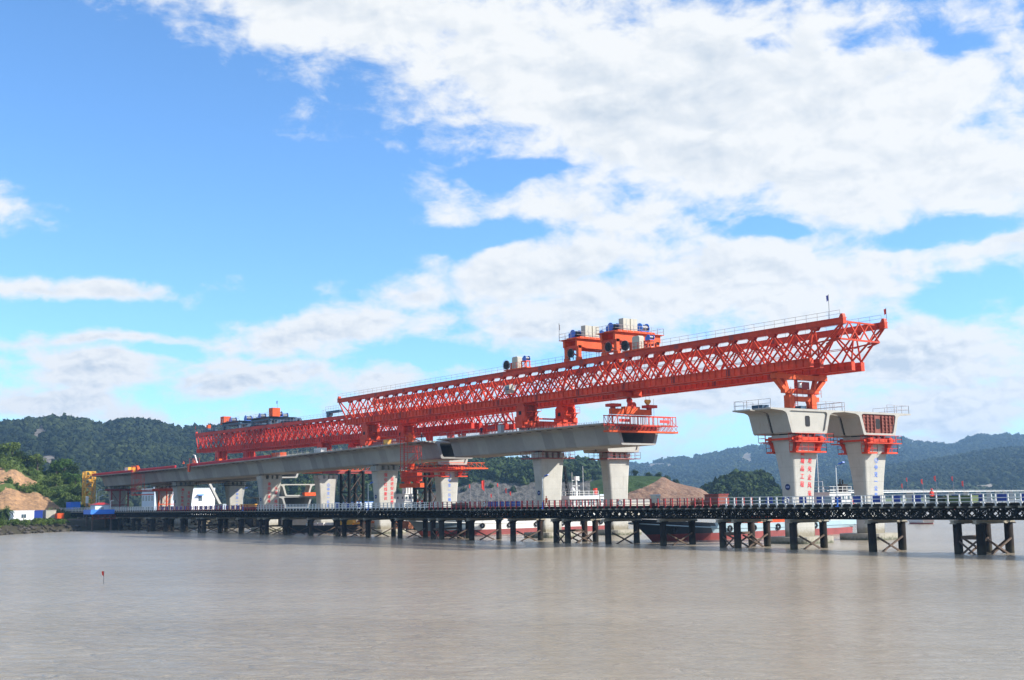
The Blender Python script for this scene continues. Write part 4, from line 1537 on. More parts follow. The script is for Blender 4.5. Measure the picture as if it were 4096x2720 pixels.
def gantry(label, xb0, xb1, xt0, xt1, yc, zb, slope, H, m, cross_front=True, rough_posts=True):
    xm = (xb0 + xb1) / 2
    g = thing('launching_gantry', label, 'gantry crane', (xm, yc, zb))
    g.rotation_euler = (0, -math.atan(slope), 0)
    p = 4.0
    n = int(round((xb1 - xb0) / p))
    p = (xb1 - xb0) / n
    hx = (xb1 - xb0) / 2
    zt_, zl = H - 0.95, 1.25
    BM = {}
    for sx in (-1, 1):
        for sy in (-1, 1):
            mb = MB()
            mb.tube((0, sy * .22, zt_), (sx * p, sy * 1.12, zl), 0.145, 8)
            BM[(sx, sy)] = mb.mesh('brace', m)
            for q in BM[(sx, sy)].polygons:
                q.use_smooth = len(q.vertices) == 4
    st = MB()
    st.tube((0, -.72, (zt_ + zl) / 2), (0, .72, (zt_ + zl) / 2), 0.1, 6)
    st.bc(0, -.68, (zt_ + zl) / 2, .5, .09, .3).bc(0, .68, (zt_ + zl) / 2, .5, .09, .3)
    ST = st.mesh('mid_strut', m)
    BS = MB()
    BS.tube((0, -1.0, .75), (p, 1.0, .75), .1, 6)
    BSM = BS.mesh('bottom_brace', m)
    for sy_ in (-1, 1):
        yt = sy_ * 4.75
        top = MB()
        top.b(xt0 - xm, xt1 - xm, -.34, .34, H - .82, H - .08).b(xt0 - xm, xt1 - xm, -.48, .48, H - .08, H).b(xt0 - xm, xt1 - xm, -.44, .44, H - .90, H - .82)
        for e, s_ in ((xt0 - xm, 1), (xt1 - xm, -1)):
            top.prism([(e, H), (e + s_ * .8, H), (e + s_ * .5, H + .55), (e + s_ * .15, H + .55)], 'y', -.3, .3)
        truss = top.build('truss', m, g, (0, yt, 0))
        gs = MB()
        for i in range(n + 1):
            x = -hx + i * p
            gs.prism([(x - .8, H - .9), (x + .8, H - .9), (x + .42, H - 1.35), (x - .42, H - 1.35)], 'y', -.36, -.30)
            gs.prism([(x - .8, H - .9), (x + .8, H - .9), (x + .42, H - 1.35), (x - .42, H - 1.35)], 'y', .30, .36)
        tag(gs.build('gusset_plates', m, truss), kind='stuff')
        sp = MB()
        for i in range(1, int(2 * hx / 12)):
            x = -hx + i * 12
            sp.b(x - .45, x + .45, -.37, .37, H - .78, H - .12)
            for cy in (-1.12, 1.12):
                sp.b(x - .4, x + .4, cy - .26, cy + .26, .14, 1.16)
                sp.b(x - .4, x + .4, cy - .43, cy + .43, -.02, .0)
        tag(sp.build('splice_plates', M['darkred'], truss), kind='stuff')
        for cy in (-1.12, 1.12):
            bc = MB()
            bc.b(-hx, hx, cy - .22, cy + .22, .09, 1.21).b(-hx, hx, cy - .42, cy + .42, 0, .09).b(-hx, hx, cy - .42, cy + .42, 1.21, 1.3)
            k = int((xb1 - xb0) / 1.33)
            for i in range(k + 1):
                x = -hx + .02 + i * (2 * hx - .08) / k
                bc.b(x, x + .05, cy - .40, cy + .40, .09, 1.21)
            bc.build('bottom_chord', m, truss)
        for i in range(n):
            x = -hx + i * p
            for sy in (-1, 1):
                inst('brace', BM[(1, sy)], truss, (x, 0, 0))
                inst('brace', BM[(-1, sy)], truss, (x + p, 0, 0))
            inst('mid_strut', ST, truss, (x + p / 2, 0, 0))
            inst('bottom_brace', BSM, truss, (x, 0, 0))
        rd = MB()
        for sy in (-1, 1):
            rd.b(-hx, hx, sy * .68 - .04, sy * .68 + .04, (zt_ + zl) / 2 - .04, (zt_ + zl) / 2 + .04)
        rd.build('mid_rail', m, truss)
        hr = MB()
        rail_run(hr, [(xt0 - xm + .6, -.5, H), (xt1 - xm - .4, -.5, H)], 1.05, 0.025, 2.0)
        hr.build('handrail', 'rail', truss)
        for e, s_ in ((1, 1), (-1, -1)):
            ep = MB()
            xe = e * hx
            xt = (xt1 if e > 0 else xt0) - xm - e * .6
            for sy in (-1, 1):
                ep.tube((xe - e * .3, sy * 1.1, 1.3), (xt, sy * .22, H - .9), .16, 8)
                ep.tube((xe - e * .3, sy * 1.1, 1.3), (xe - e * (.3), sy * .22, H - .9), .13, 8)
            ep.build('end_post', m, truss)
    if cross_front:
        for e in ((1, -1) if cross_front == 2 else (1,)):
            xe = (xt1 if e > 0 else xt0) - xm - e * 1.2
            cf = MB()
            for zz in (H - .35, H - 2.9):
                cf.bar((xe, -4.5, zz), (xe, 4.5, zz), .24)
            for k in range(4):
                y0 = -4.5 + k * 2.25
                cf.bar((xe, y0, H - .35), (xe, y0 + 2.25, H - 2.9), .16).bar((xe, y0 + 2.25, H - .35), (xe, y0, H - 2.9), .16)
            for sy in (-1, 1):
                cf.bar((xe, sy * 4.5, H - 2.9), (xe - e * 2.2, sy * 4.75, H - 3.4), .2)
                cf.bar((xe - e * 7.0, sy * 4.75, H - 3.3), (xe, sy * 4.6, H - 2.8), .2)
            cf.build('cross_frame', m, g)
    return g, xm


NGAN, nxm = gantry('large near orange launching gantry with twin lattice trusses', -127.5, 8.5, -133.2, 13.8, 0, 25.12, .0028, 6.62, M['orange'])
FGAN, fxm = gantry('far red launching gantry on the left behind the near one', -256.2, -100.5, -260.4, -104.5, FAR, 23.45, -.0052, 6.55, M['red'], 0)


def gz(X, far=False):
    """height of a gantry's underside at X"""
    return 23.45 - .0052 * (X - fxm) if far else 25.12 + .0028 * (X - nxm)


def support(g, gx, X, far, m, h0=0.75, legs=True):
    """saddle support: a cross beam on the deck and two towers under the trusses"""
    z0 = zt(X) + h0
    zu = gz(X, far)
    xl = X - gx
    zz = zu - (23.45 if far else 25.12)
    base = z0 - (23.45 if far else 25.12)
    b = MB()
    b.b(xl - 1.1, xl + 1.1, -6.7, 6.7, base, base + 1.15)
    for k in range(9):
        b.b(xl + 1.1, xl + 1.2, -6.4 + k * 1.58, -6.3 + k * 1.58, base + .06, base + 1.1)
    b.b(xl - 1.25, xl + 1.25, -6.75, 6.75, base + 1.15, base + 1.27)
    s_ = b.build('support_beam', m, g)
    if legs:
        f = MB()
        for yy in (-5.6, -3.9, 4.4, 5.8):
            f.b(xl - .8, xl + .8, yy - .4, yy + .4, base - h0, base)
        f.build('support_foot', M['darkred'], s_)
    for sy in (-1, 1):
        yc = sy * 4.75
        t = MB()
        t.b(xl - 1.5, xl + 1.5, yc - 1.75, yc - .75, base + 1.27, base + 2.15)
        t.b(xl - 1.5, xl + 1.5, yc + .75, yc + 1.75, base + 1.27, base + 2.15)
        top = zz - .35
        for side in (-1, 1):
            t.prism([(xl - 1.35, base + 2.15), (xl + 1.35, base + 2.15), (xl + 1.35, top - .45), (xl + .85, top), (xl - .85, top), (xl - 1.35, top - .45)], 'y', yc + side * 1.25 - .22, yc + side * 1.25 + .22)
        t.b(xl - .9, xl + .9, yc - 1.0, yc + 1.0, base + 2.15, base + 2.75)
        t.b(xl - 1.0, xl + 1.0, yc - 1.6, yc + 1.6, zz - .35, zz - .02)
        t.tube((xl, yc, base + 2.7), (xl, yc, zz - .35), .45, 12)
        t.build('support_tower', m, s_)
        pl = MB()
        pl.b(xl + 1.36, xl + 2.9, yc - 1.2, yc + 1.2, base + 2.9, base + 3.0)
        rail_run(pl, [(xl + 1.5, yc - 1.2, base + 3.0), (xl + 2.9, yc - 1.2, base + 3.0), (xl + 2.9, yc + 1.2, base + 3.0), (xl + 1.5, yc + 1.2, base + 3.0)], 1.1, .025, 1.2)
        pl.bar((xl + 1.4, yc + .6, base + 1.6), (xl + 2.8, yc + .6, base + 2.9), .12).bar((xl + 1.4, yc - .6, base + 1.6), (xl + 2.8, yc - .6, base + 2.9), .12)
        pl.build('support_platform', m, s_)
        wd = MB()
        wd.b(xl - .55, xl + .25, yc - 1.5, yc - 1.465, base + 2.45, base + 3.15)
        wd.build('hatch', M['dark'], s_)
    tb = MB()
    tb.tube((xl + .9, -3.4, base + 1.75), (xl + .9, 3.4, base + 1.75), .16, 8)
    tb.build('tie_rod', m, s_)


support(NGAN, nxm, -60.2, False, M['orange'])
support(NGAN, nxm, -118.5, False, M['orange'])
support(FGAN, fxm, -240, True, M['red'], .4)
support(FGAN, fxm, -172, True, M['red'], .4)

# front leg of the near gantry
base = zt(0) - 25.12 + .02
xl = 1.25 - nxm
fl = MB()
fl.b(xl - .55, xl + .55, -5.9, 5.9, -.95, -.25)
for sy in (-1, 1):
    fl.b(xl - .7, xl + .7, sy * 4.75 - .9, sy * 4.75 + .9, -.25, -.03)
leg = fl.build('front_leg', M['brightorange'], NGAN)
k = MB()
for sy in (-1, 1):
    k.bar((xl, sy * 5.5, -.9), (xl, sy * 3.35, -2.75), .75, .62)
    k.bar((xl, sy * 3.6, -.9), (xl, sy * 2.9, -2.75), .6, .5)
k.b(xl - .42, xl + .42, -3.9, 3.9, -3.05, -2.4)
k.build('head_strut', M['brightorange'], leg)
for sy in (-1, 1):
    k = MB()
    k.b(xl - .38, xl + .38, sy * 2.55 - .38, sy * 2.55 + .38, base + 1.9, -3.05)
    k.b(xl - .55, xl + .55, sy * 2.55 - .55, sy * 2.55 + .55, base + .0, base + 1.9)
    k.prism([(sy * 2.0, base), (sy * 1.2, base + 1.6), (sy * 2.0, base + 1.6)], 'x', xl - .3, xl + .3)
    for q in range(5):
        k.b(xl + .385, xl + .40, sy * 2.55 - .1, sy * 2.55 + .1, base + 2.1 + q * .22, base + 2.22 + q * .22)
    k.build('leg_column', M['brightorange'], leg)
k = MB()
k.b(xl - .4, xl + .4, -2.0, 3.9, base + 1.05, base + 1.75)
k.build('leg_tie', M['brightorange'], leg)
k = MB()
rail_run(k, [(xl + .5, -1.4, base + 1.75), (xl + .5, 4.3, base + 1.75), (xl - .5, 4.3, base + 1.75)], 1.15, .03, 1.4)
for q in range(16):
    k.bar((xl + .45, -1.75, base + .5 + q * .34), (xl + .45, -1.2, base + .5 + q * .34), .05)
for yy in (-1.75, -1.2):
    k.bar((xl + .45, yy, base + .2), (xl + .45, yy, base + 5.6), .06)
k.build('ladder', M['red'], leg)
k = MB()
k.b(xl - .4, xl + .6, -.35, 1.5, -2.35, -1.3)
k.tube((xl + .2, -1.1, -2.35), (xl + .2, -1.1, -.95), .28, 10)
k.build('power_pack', M['darkred'], leg)
k = MB()
k.b(xl + .1, xl + .7, -.95, -.36, -2.2, -1.5)
k.build('control_box', M['white'], leg)
k = MB()
for yy in (-2.0, 2.0):
    k.tube((xl + .1, yy, base + 1.5), (xl + .1, yy, -2.4), .07, 8)
k.build('jack_rod', M['wire'], leg)

# front legs of the far gantry
for q, (X, s_) in enumerate(((-119.5, 1), (-110.5, 1))):
    lg = MB()
    x = X - fxm
    b0 = zt(X) - 23.45
    for sy in (-1, 1):
        lg.b(x - .4, x + .4, sy * 4.75 - .45, sy * 4.75 + .45, b0, -.05)
        lg.bar((x, sy * 4.75, b0 + .2), (x - 2.0, sy * 4.75, -.2), .5)
    lg.b(x - .4, x + .4, -4.7, 4.7, b0 + .3, b0 + .9)
    lg.build('front_leg', M['red'], FGAN)


# ---------------------------------------------------------------- trolleys on the near gantry
def winch(parent, x, y, z, m='blue', s=1.0):
    d = MB()
    d.tube((x, y - .75 * s, z + .75 * s), (x, y + .75 * s, z + .75 * s), .45 * s, 14)
    for e in (-.8, .8):
        d.tube((x, y + e * s - .05, z + .75 * s), (x, y + e * s + .05, z + .75 * s), .78 * s, 16)
    o = d.build('winch_drum', M[m], parent)
    rc = MB()
    rc.tube((x, y - .66 * s, z + .75 * s), (x, y + .66 * s, z + .75 * s), .56 * s, 14)
    rc.build('rope_coil', M['wire'], o)
    k = MB()
    k.b(x - .5 * s, x + .5 * s, y - .9 * s, y + .9 * s, z, z + .18 * s)
    k.b(x - 1.5 * s, x - .7 * s, y - .6 * s, y + .3 * s, z, z + 1.0 * s)
    k.tube((x - 1.6 * s, y + .55 * s, z + .45 * s), (x - .7 * s, y + .55 * s, z + .45 * s), .32 * s, 10)
    k.build('motor', M[m], o)
    return o


def reel(parent, x, y, z, r=.8):
    d = MB()
    d.tube((x, y - .16, z), (x, y + .16, z), r * .92, 20)
    d.tube((x, y - .3, z), (x, y + .3, z), r * .22, 10)
    o = d.build('cable_reel', M['black'], parent)
    k = MB()
    k.torus((x, y - .18, z), (0, 1, 0), r * 1.05, .03, 20, 5)
    k.build('reel_rim', M['rail'], o)
    return o


def trolley(X0, X1, label, zc=31.75):
    xm = (X0 + X1) / 2
    t = thing('gantry_trolley', label, 'crane trolley', (xm, 0, zc), 0, 'trolleys on the near gantry')
    hx = (X1 - X0) / 2
    for sy in (-1, 1):
        for sx in (-1, 1):
            k = MB()
            k.b(sx * (hx - .35) - .35, sx * (hx - .35) + .35, sy * 4.75 - .35, sy * 4.75 + .35, .55, 2.6)
            k.b(sx * (hx - .35) - .6, sx * (hx - .35) + .6, sy * 4.75 - .3, sy * 4.75 + .3, .06, .56)
            k.build('leg', M['brightorange'], t)
        k = MB()
        k.b(-hx, hx, sy * 4.75 - .4, sy * 4.75 + .4, 2.2, 2.7)
        k.bar((-hx + .4, sy * 4.75, 2.2), (hx - .4, sy * 4.75, .7), .22)
        k.build('side_beam', M['orange'], t)
    for sx in (-1, 1):
        k = MB()
        k.prism([(-5.4, 3.75), (5.4, 3.75), (5.4, 2.55), (4.2, 2.5), (3.2, 2.25), (-3.2, 2.25), (-4.2, 2.5), (-5.4, 2.55)], 'x', sx * (hx - .25) - .25, sx * (hx - .25) + .25)
        k.b(sx * (hx - .25) - .42, sx * (hx - .25) + .42, -5.6, 5.6, 3.75, 3.85)
        k.build('main_beam', M['brightorange'], t)
    k = MB()
    k.b(-hx - .6, hx + .5, -5.9, 5.9, 3.86, 3.95)
    k.b(-hx + .1, hx - .1, -4.6, 4.2, 3.95, 4.35)
    k.build('deck', M['brightorange'], t)
    k = MB()
    rail_run(k, [(hx + .45, -5.8, 3.95), (-hx - .55, -5.8, 3.95), (-hx - .55, 5.8, 3.95), (hx + .45, 5.8, 3.95), (hx + .45, -5.8, 3.95)], 1.15, .03, 1.5)
    k.build('handrail', M['rail'], t)
    for i in range(2):
        k = MB()
        y0 = -3.2 + i * 1.75
        k.b(hx - 1.4, hx - .2, y0, y0 + 1.55, 4.35, 6.45)
        o = k.build('cabinet', M['cabinet'], t)
        k = MB()
        k.b(hx - .198, hx - .18, y0 + .74, y0 + .78, 4.45, 6.35)
        k.b(hx - .198, hx - .17, y0 + .5, y0 + .56, 5.3, 5.5)
        k.build('door_seam', M['grey'], o)
    winch(t, -hx + 1.6, -3.6, 4.35, 'blue', .95)
    winch(t, hx - .9, 2.1, 4.35, 'skyblue', 1.05)
    winch(t, -hx + 1.2, 1.2, 4.35, 'blue', .95)
    reel(t, 0.1, -5.3, 1.4, .85)
    k = MB()
    k.bar((0.1, -5.0, 1.4), (0.1, -4.9, 2.4), .2)
    k.build('reel_bracket', M['red'], t)
    k = MB()
    for yy in (-1.6, -.9, .9, 1.6):
        k.tube((0, yy, -6.3), (0, yy, 4.4), .035, 5)
    k.build('hoist_rope', M['wire'], t)
    return t


trolley(-37.9, -34.0, 'right orange trolley with tall grey cabinets and blue winches')
tt = trolley(-48.2, -44.2, 'left orange trolley with a mast and two men on its corner')
k = MB()
k.tube((-2.5, -5.8, 3.95), (-2.5, -5.8, 7.2), .04, 5)
k.bc(-2.5, -5.72, 6.4, .05, .2, 1.0)
k.build('mast', M['wire'], tt)


def service_unit(X, label):
    t = thing('winch_unit', label, 'winch unit', (X, -4.75, 31.78), 0, 'service winches on the near gantry')
    k = MB()
    k.b(-3.6, 3.6, -.55, .55, 0.02, .25)
    k.b(1.7, 3.4, -.5, .5, 1.3, 1.45)
    for x in (1.8, 3.3):
        for y in (-.42, .42):
            k.b(x - .08, x + .08, y - .08, y + .08, .25, 1.3)
    k.bar((1.8, -.42, .3), (3.3, -.42, 1.3), .08)
    k.b(-2.1, -1.7, -.2, .2, .25, 1.5)
    k.build('frame', M['brightorange'], t)
    reel(t, -2.9, -.45, 1.15, .95)
    k = MB()
    k.b(-1.1, .7, -.5, .6, .25, 2.25)
    k.prism([(-1.1, 2.25), (.7, 2.25), (.45, 2.5), (-.85, 2.5)], 'y', -.5, .6)
    k.build('cabinet', M['cabinet'], t)
    winch(t, 2.9, 0, 1.45, 'blue', .62)
    k = MB()
    rail_run(k, [(-1.3, -.75, .1), (1.5, -.75, .1)], 1.2, .03, 1.0)
    k.build('handrail', M['orange'], t)
    return t


service_unit(-62.8, 'winch unit with cable reel and cabinet alone on the near gantry')
service_unit(-28.8, 'winch unit with cable reel in front of the right trolley')
t = thing('control_cabin', 'small grey cabin hung on the side of the near gantry truss', 'cabin', (-63.5, -6.2, 26.6))
k = MB()
k.b(-.7, .7, -.6, .6, 0.5, 2.2)
k.build('cabin_body', M['cabinet'], t)
k = MB()
k.b(-.6, .6, -.63, -.6, 1.2, 1.95)
k.build('window', M['glass'], t)
k = MB()
k.b(-.9, .9, -.8, .8, .38, .5)
k.bar((-.8, .7, .4), (-.8, .85, -.1), .1).bar((.8, .7, .4), (.8, .85, -.1), .1)
rail_run(k, [(-.9, -.8, .5), (.9, -.8, .5)], 1.0, .03, .9)
k.build('bracket', M['red'], t)

# flags on the gantry ends
for (x, y, z, m, lab) in ((11.5, -5.2, 31.9, 'flagblue', 'blue flag on a thin pole at the near gantry tip'), (13.6, 5.2, 31.9, 'flagred', 'red flag on the far corner of the near gantry tip'),
                          (-260.0, 12.0, 30.7, 'flagred', 'small red flag at the left end of the far gantry'), (-201, 12.4, 34.7, 'flagblue', 'violet flag beside the orange box on the far gantry')):
    t = thing('flag', lab, 'flag', (x, y, z), 0, 'flags on the gantries')
    h = 3.6 if m == 'flagblue' and x > 0 else 2.2
    k = MB()
    k.tube((0, 0, 0), (0, 0, h), .035, 6)
    k.build('pole', M['wire'], t)
    k = MB()
    nn = 7
    vs = []
    for i in range(nn):
        a = i / (nn - 1)
        vs += [(-.34 * a, -.14 * a + .07 * math.sin(a * 7), h - .05 - .2 * a), (-.28 * a, -.14 * a + .07 * math.sin(a * 7 + .8), h - .85 - .28 * a)]
    k.add(vs, [(2 * i, 2 * i + 2, 2 * i + 3, 2 * i + 1) for i in range(nn - 1)])
    k.build('cloth', M[m], t)

# ---------------------------------------------------------------- spreader and work cage at the girder end
t = thing('lifting_spreader', 'orange lifting spreader hanging above the cantilever end', 'lifting beam', (-33, -3.2, 21.25))
k = MB()
k.b(-.4, .4, -4.6, 4.6, 0, .95).b(-.55, .55, -1.7, 1.7, .1, 1.35)
k.build('main_beam', M['brightorange'], t)
for y0 in (-4.9, 3.5):
    k = MB()
    k.b(-.9, .9, y0 - .35 + .3, y0 + 2.0, 1.25, 1.75)
    k.b(-.3, .3, y0 + .5, y0 + 1.2, .9, 1.3)
    k.build('end_arm', M['red'], t)
k = MB()
k.tube((0, -.2, 1.3), (0, -.2, 2.4), .4, 12)
k.ball((0, -.2, 2.4), .55, 12, 8)
k.tube((-.6, .3, 1.6), (.6, .3, 1.6), .55, 12)
k.build('swivel', M['red'], t)
k = MB()
k.b(-1.0, 1.0, -2.6, 1.8, 2.95, 3.75).b(-1.4, 1.4, -.4, 1.4, 3.2, 4.1)
k.build('hook_block', M['orange'], t)
k = MB()
for yy in (-1.2, -.4, .8, 1.4):
    k.tube((0, yy + .5, 3.7), (-1.2, yy + 3.0, 10.6), .03, 5)
for yy in (-4.7, -3.2, 4.0, 5.2):
    k.tube((0.3, yy, -2.0), (0.3, yy, 2.9 if yy in (-4.7, 5.2) else 1.9), .025, 5)
k.build('rope', M['wire'], t)
t = thing('hook_block', 'small yellow heart shaped hook block above the spreader', 'hook', (-33, .85, 22.95))
k = MB()
k.prism([(0, 0), (-.62, .62), (-.55, .98), (-.28, 1.05), (0, .88), (.28, 1.05), (.55, .98), (.62, .62)], 'x', -.2, .2)
k.build('sheave_block', M['yellow'], t)
k = MB()
k.torus((0, 0, -.22), (1, 0, 0), .16, .05, 12, 5)
for yy in (-.4, .4):
    k.tube((0, yy, 1.0), (0, yy, 9.0), .025, 5)
k.build('hook', M['wire'], t)
t = thing('girder_end_cage', 'orange work cage across the cantilever end of the girder', 'work platform', (-33.3, -.4, 18.2))
k = MB()
k.b(-.75, .75, -8.2, 8.0, 0, .28)
k.build('floor', M['brightorange'], t)
k = MB()
for xx in (-.65, .65):
    k.b(xx - .05, xx + .05, -8.2, 8.0, 1.18, 1.3)
    for i in range(18):
        y0 = -8.2 + i * .9
        k.bar((xx, y0, .28), (xx, y0 + .9, 1.2), .05).bar((xx, y0 + .9, .28), (xx, y0, 1.2), .05)
k.build('lattice', M['red'], t)
k = MB()
for xx in (-.65, .65):
    k.b(xx - .06, xx + .06, -8.2, 7.6, 2.75, 2.9)
    for yy in (-8.1, -7.2, -6.2, -4.0, -3.2, -2.2, -1.4, -.4, .4, 1.2, 2.2, 3.2, 5.9, 6.8, 7.6):
        k.bar((xx, yy, 1.25), (xx, yy, 2.85), .09)
    k.bar((xx, -8.1, 2.8), (xx, -7.2, 1.3), .07).bar((xx, -6.2, 2.8), (xx, -7.2, 1.3), .07).bar((xx, 6.0, 2.8), (xx, 7.5, 1.3), .07)
k.build('upper_frame', M['orange'], t)
for y0 in (-5.9, 3.6):
    k = MB()
    k.b(.72, .76, y0, y0 + 2.4, 1.75, 2.25)
    k.build('banner', mat('red_banner', (0.55, 0.05, 0.045), 0.7), t)
# similar frame standing on the deck near edge
t = thing('edge_scaffold', 'red tube frame with a banner standing on the deck edge', 'work platform', (-66, -6.9, zt(-66)))
k = MB()
for yy in (-.5, .5):
    k.b(-5.0, 4.8, yy - .05, yy + .05, 2.1, 2.24)
    k.b(-5.0, 4.8, yy - .04, yy + .04, .55, .63)
    for i in range(11):
        k.bar((-4.9 + i * .96, yy, 0.0), (-4.9 + i * .96, yy, 2.2), .08)
    k.bar((-4.9, yy, .6), (-3.9, yy, 2.2), .06)
k.build('frame', M['red'], t)
k = MB()
k.b(-3.2, -.7, -.60, -.56, .95, 1.5)
k.build('banner', mat('dark_banner', (0.30, 0.03, 0.035), 0.7), t)

# hanging lifting frame of the far gantry
t = thing('hanging_spreader', 'bright orange lifting frame hanging in front of the black pipe tower', 'lifting beam', (-135.5, FAR, 10.5))
k = MB()
k.b(-4.8, 4.8, -.6, .6, 0, 1.05)
k.build('base_beam', M['brightorange'], t)
k = MB()
k.prism([(-3.7, 1.55), (3.7, 1.55), (3.7, 4.0), (3.3, 4.35), (2.0, 4.35), (1.4, 3.75), (-1.4, 3.75), (-2.0, 4.35), (-3.3, 4.35), (-3.7, 4.0)], 'y', -.75, .75)
k.b(-2.6, -1.4, -.5, .5, 1.0, 1.6).b(1.6, 2.8, -.5, .5, 1.0, 1.6)
k.build('body', M['orange'], t)
k = MB()
k.torus((0, 0, 4.15), (0, 1, 0), .38, .12, 14, 6)
k.build('shackle', M['white'], t)
k = MB()
k.prism([(-.5, 4.5), (.5, 4.5), (.9, 6.3), (2.0, 7.0), (-2.0, 7.0), (-.9, 6.3)], 'y', -.4, .4)
k.b(-4.2, 4.2, -.5, .5, 6.9, 7.25)
k.build('head_block', M['orange'], t)
k = MB()
for xx in (-.9, -.3, .3, .9):
    k.tube((xx, 0, 7.2), (xx, 0, 13.2), .035, 5)
k.build('rope', M['wire'], t)


# inspection cages hung over the near side of the girder
def side_cage(X, label, w=7.0):
    z = zt(X)
    t = thing('inspection_cage', label, 'work platform', (X, -9.3, z), 0, 'red inspection cages on the near girder')
    L = MB()
    for (a, b) in ((0, -.5), (1.3, -.5), (0, .5), (1.3, .5)):
        L.bar((a, b, -7.2), (a, b, 1.9), .09)
    for i in range(20):
        zz = -7.2 + i * .47
        for yy in (-.5, .5):
            L.bar((0, yy, zz), (1.3, yy, zz), .05)
    L.build('ladder_tower', M['red'], t)
    P_ = MB()
    P_.b(0, w + 5, -.6, 8.6, -6.3, -6.15)
    for yy in (-.6, 8.6):
        P_.bar((0, yy, -5.2), (w + 5, yy, -5.2), .08)
        for i in range(13):
            P_.bar((i * (w + 5) / 12, yy, -6.2), (i * (w + 5) / 12, yy, -5.2), .06)
    P_.bar((-.5, 0, -7.3), (w + 9, 0, -7.3), .3).bar((-.5, 1.5, -5.9), (w + 9, 1.5, -5.9), .22)
    P_.build('under_platform', M['red'], t)
    W_ = MB()
    for yy in (-.5, .5):
        W_.bar((1.3, yy, -.9), (w - .6, yy, -1.0), .08).bar((1.3, yy, -2.2), (w - .6, yy, -2.4), .08)
        for i in range(10):
            xx = 1.3 + i * (w - 1.9) / 9
            W_.bar((xx, yy, -.95), (xx, yy, -2.3), .05)
        W_.bar((w - .6, yy, -.9), (w, yy, -6.2), .08)
        W_.bar((1.3, yy, -5.4), (w - .4, yy, -3.0), .08).bar((1.3, yy, -4.6), (w - .6, yy, -2.4), .05)
        for i in range(10):
            xx = 1.3 + i * (w - 1.9) / 9
            W_.bar((xx, yy, -5.4 + i * .26), (xx, yy, -4.6 + i * .24), .05)
    W_.build('side_frame', M['red'], t)
    H_ = MB()
    H_.prism([(0, 0), (2.6, 0), (2.0, 1.4), (1.2, 1.9), (.6, 1.5)], 'y', .6, 1.3)
    H_.bar((.6, -.5, .2), (.6, 3.2, .2), .25).bar((1.4, -.5, 1.5), (1.4, 3.4, .3), .2)
    H_.build('hanger', M['brightorange'], t)
    return t


side_cage(-97.3, 'red inspection cage hung on the girder left of the open gap')
side_cage(-258, 'red inspection cage hung on the girder near its left end', 9.0)

# parapet forms in crimson along the near deck edge at the left
t = thing('parapet_forms', 'crimson parapet forms lining the left half of the deck edge', 'parapet', (-230, -8.2, zt(-230)))
PP = MB()
PP.prism([(-.28, 0), (.28, 0), (.16, .75), (-.16, .75)], 'x', -1.48, 1.48)
for zz in (.2, .5):
    PP.b(-1.48, 1.48, -.36, -.2, zz - .05, zz + .05)
for xx in (-1.2, -.4, .4, 1.2):
    PP.b(xx - .04, xx + .04, -.34, -.2, 0.02, .72)
PP_ME = PP.mesh('parapet_form', 'crimson')
for i in range(46):
    X = -299 + i * 3.0
    if abs(X + 220) < 5 or abs(X + 258) < 3:
        continue
    inst('parapet_form', PP_ME, t, (X + 230, 0, zt(X) - zt(-230)), (0, -math.atan((zt(X + 1.5) - zt(X - 1.5)) / 3), 0))
# starter bars and rails along the raw deck edge
for (xa, xb, lab) in ((-161, -91, 'row of steel starter bars along the deck edge left of the gap'), (-85.2, -35, 'row of steel starter bars along the deck edge right of the gap')):
    k = MB()
    n = int((xb - xa) / .45)
    for i in range(n):
        X = xa + i * .45
        k.bar((X, -8.3 + .15 * random.random(), zt(X) - .01), (X + .05, -8.25, zt(X) + .3 + .12 * random.random()), .06)
    k2 = MB()
    o = k.build('starter_bars', mat('raw_steel_' + str(int(-xa)), (0.40, 0.38, 0.34), 0.8, var=0.2))
    tag(o, lab, 'rebar', kind='stuff')
for (xa, xb, lab) in ((-160, -136, 'thin handrail on the deck before the far gantry support'), (-110, -72, 'thin handrail along the deck over the open gap')):
    k = MB()
    for q0, q1 in ((xa, min(xb, -91)), (-85, xb)):
        if q1 > q0:
            rail_run(k, [(q0, -8.0, zt(q0)), (q1, -8.0, zt(q1))], 1.2, .03, 2.5)
    tag(k.build('deck_rail', M['rail']), lab, 'handrail', 'thin deck handrails')

# odds and ends on the decks
def crate(name, label, cat, X, Y, sx, sy, sz, m, z0=None, lid=None, group=None):
    z = zt(X) if z0 is None else z0
    t = thing(name, label, cat, (X, Y, z + .02), 0, group)
    k = MB()
    k.b(-sx / 2, sx / 2, -sy / 2, sy / 2, 0, sz)
    k.build('body', m, t)
    k = MB()
    for xx in (-sx / 2, sx / 2):
        k.b(xx - .03, xx + .03, -sy / 2 - .03, sy / 2 + .03, 0, sz + .02)
    k.b(-sx / 2 - .05, sx / 2 + .05, -sy / 2 - .05, sy / 2 + .05, sz, sz + .08)
    k.build('rim', lid or m, t)
    return t


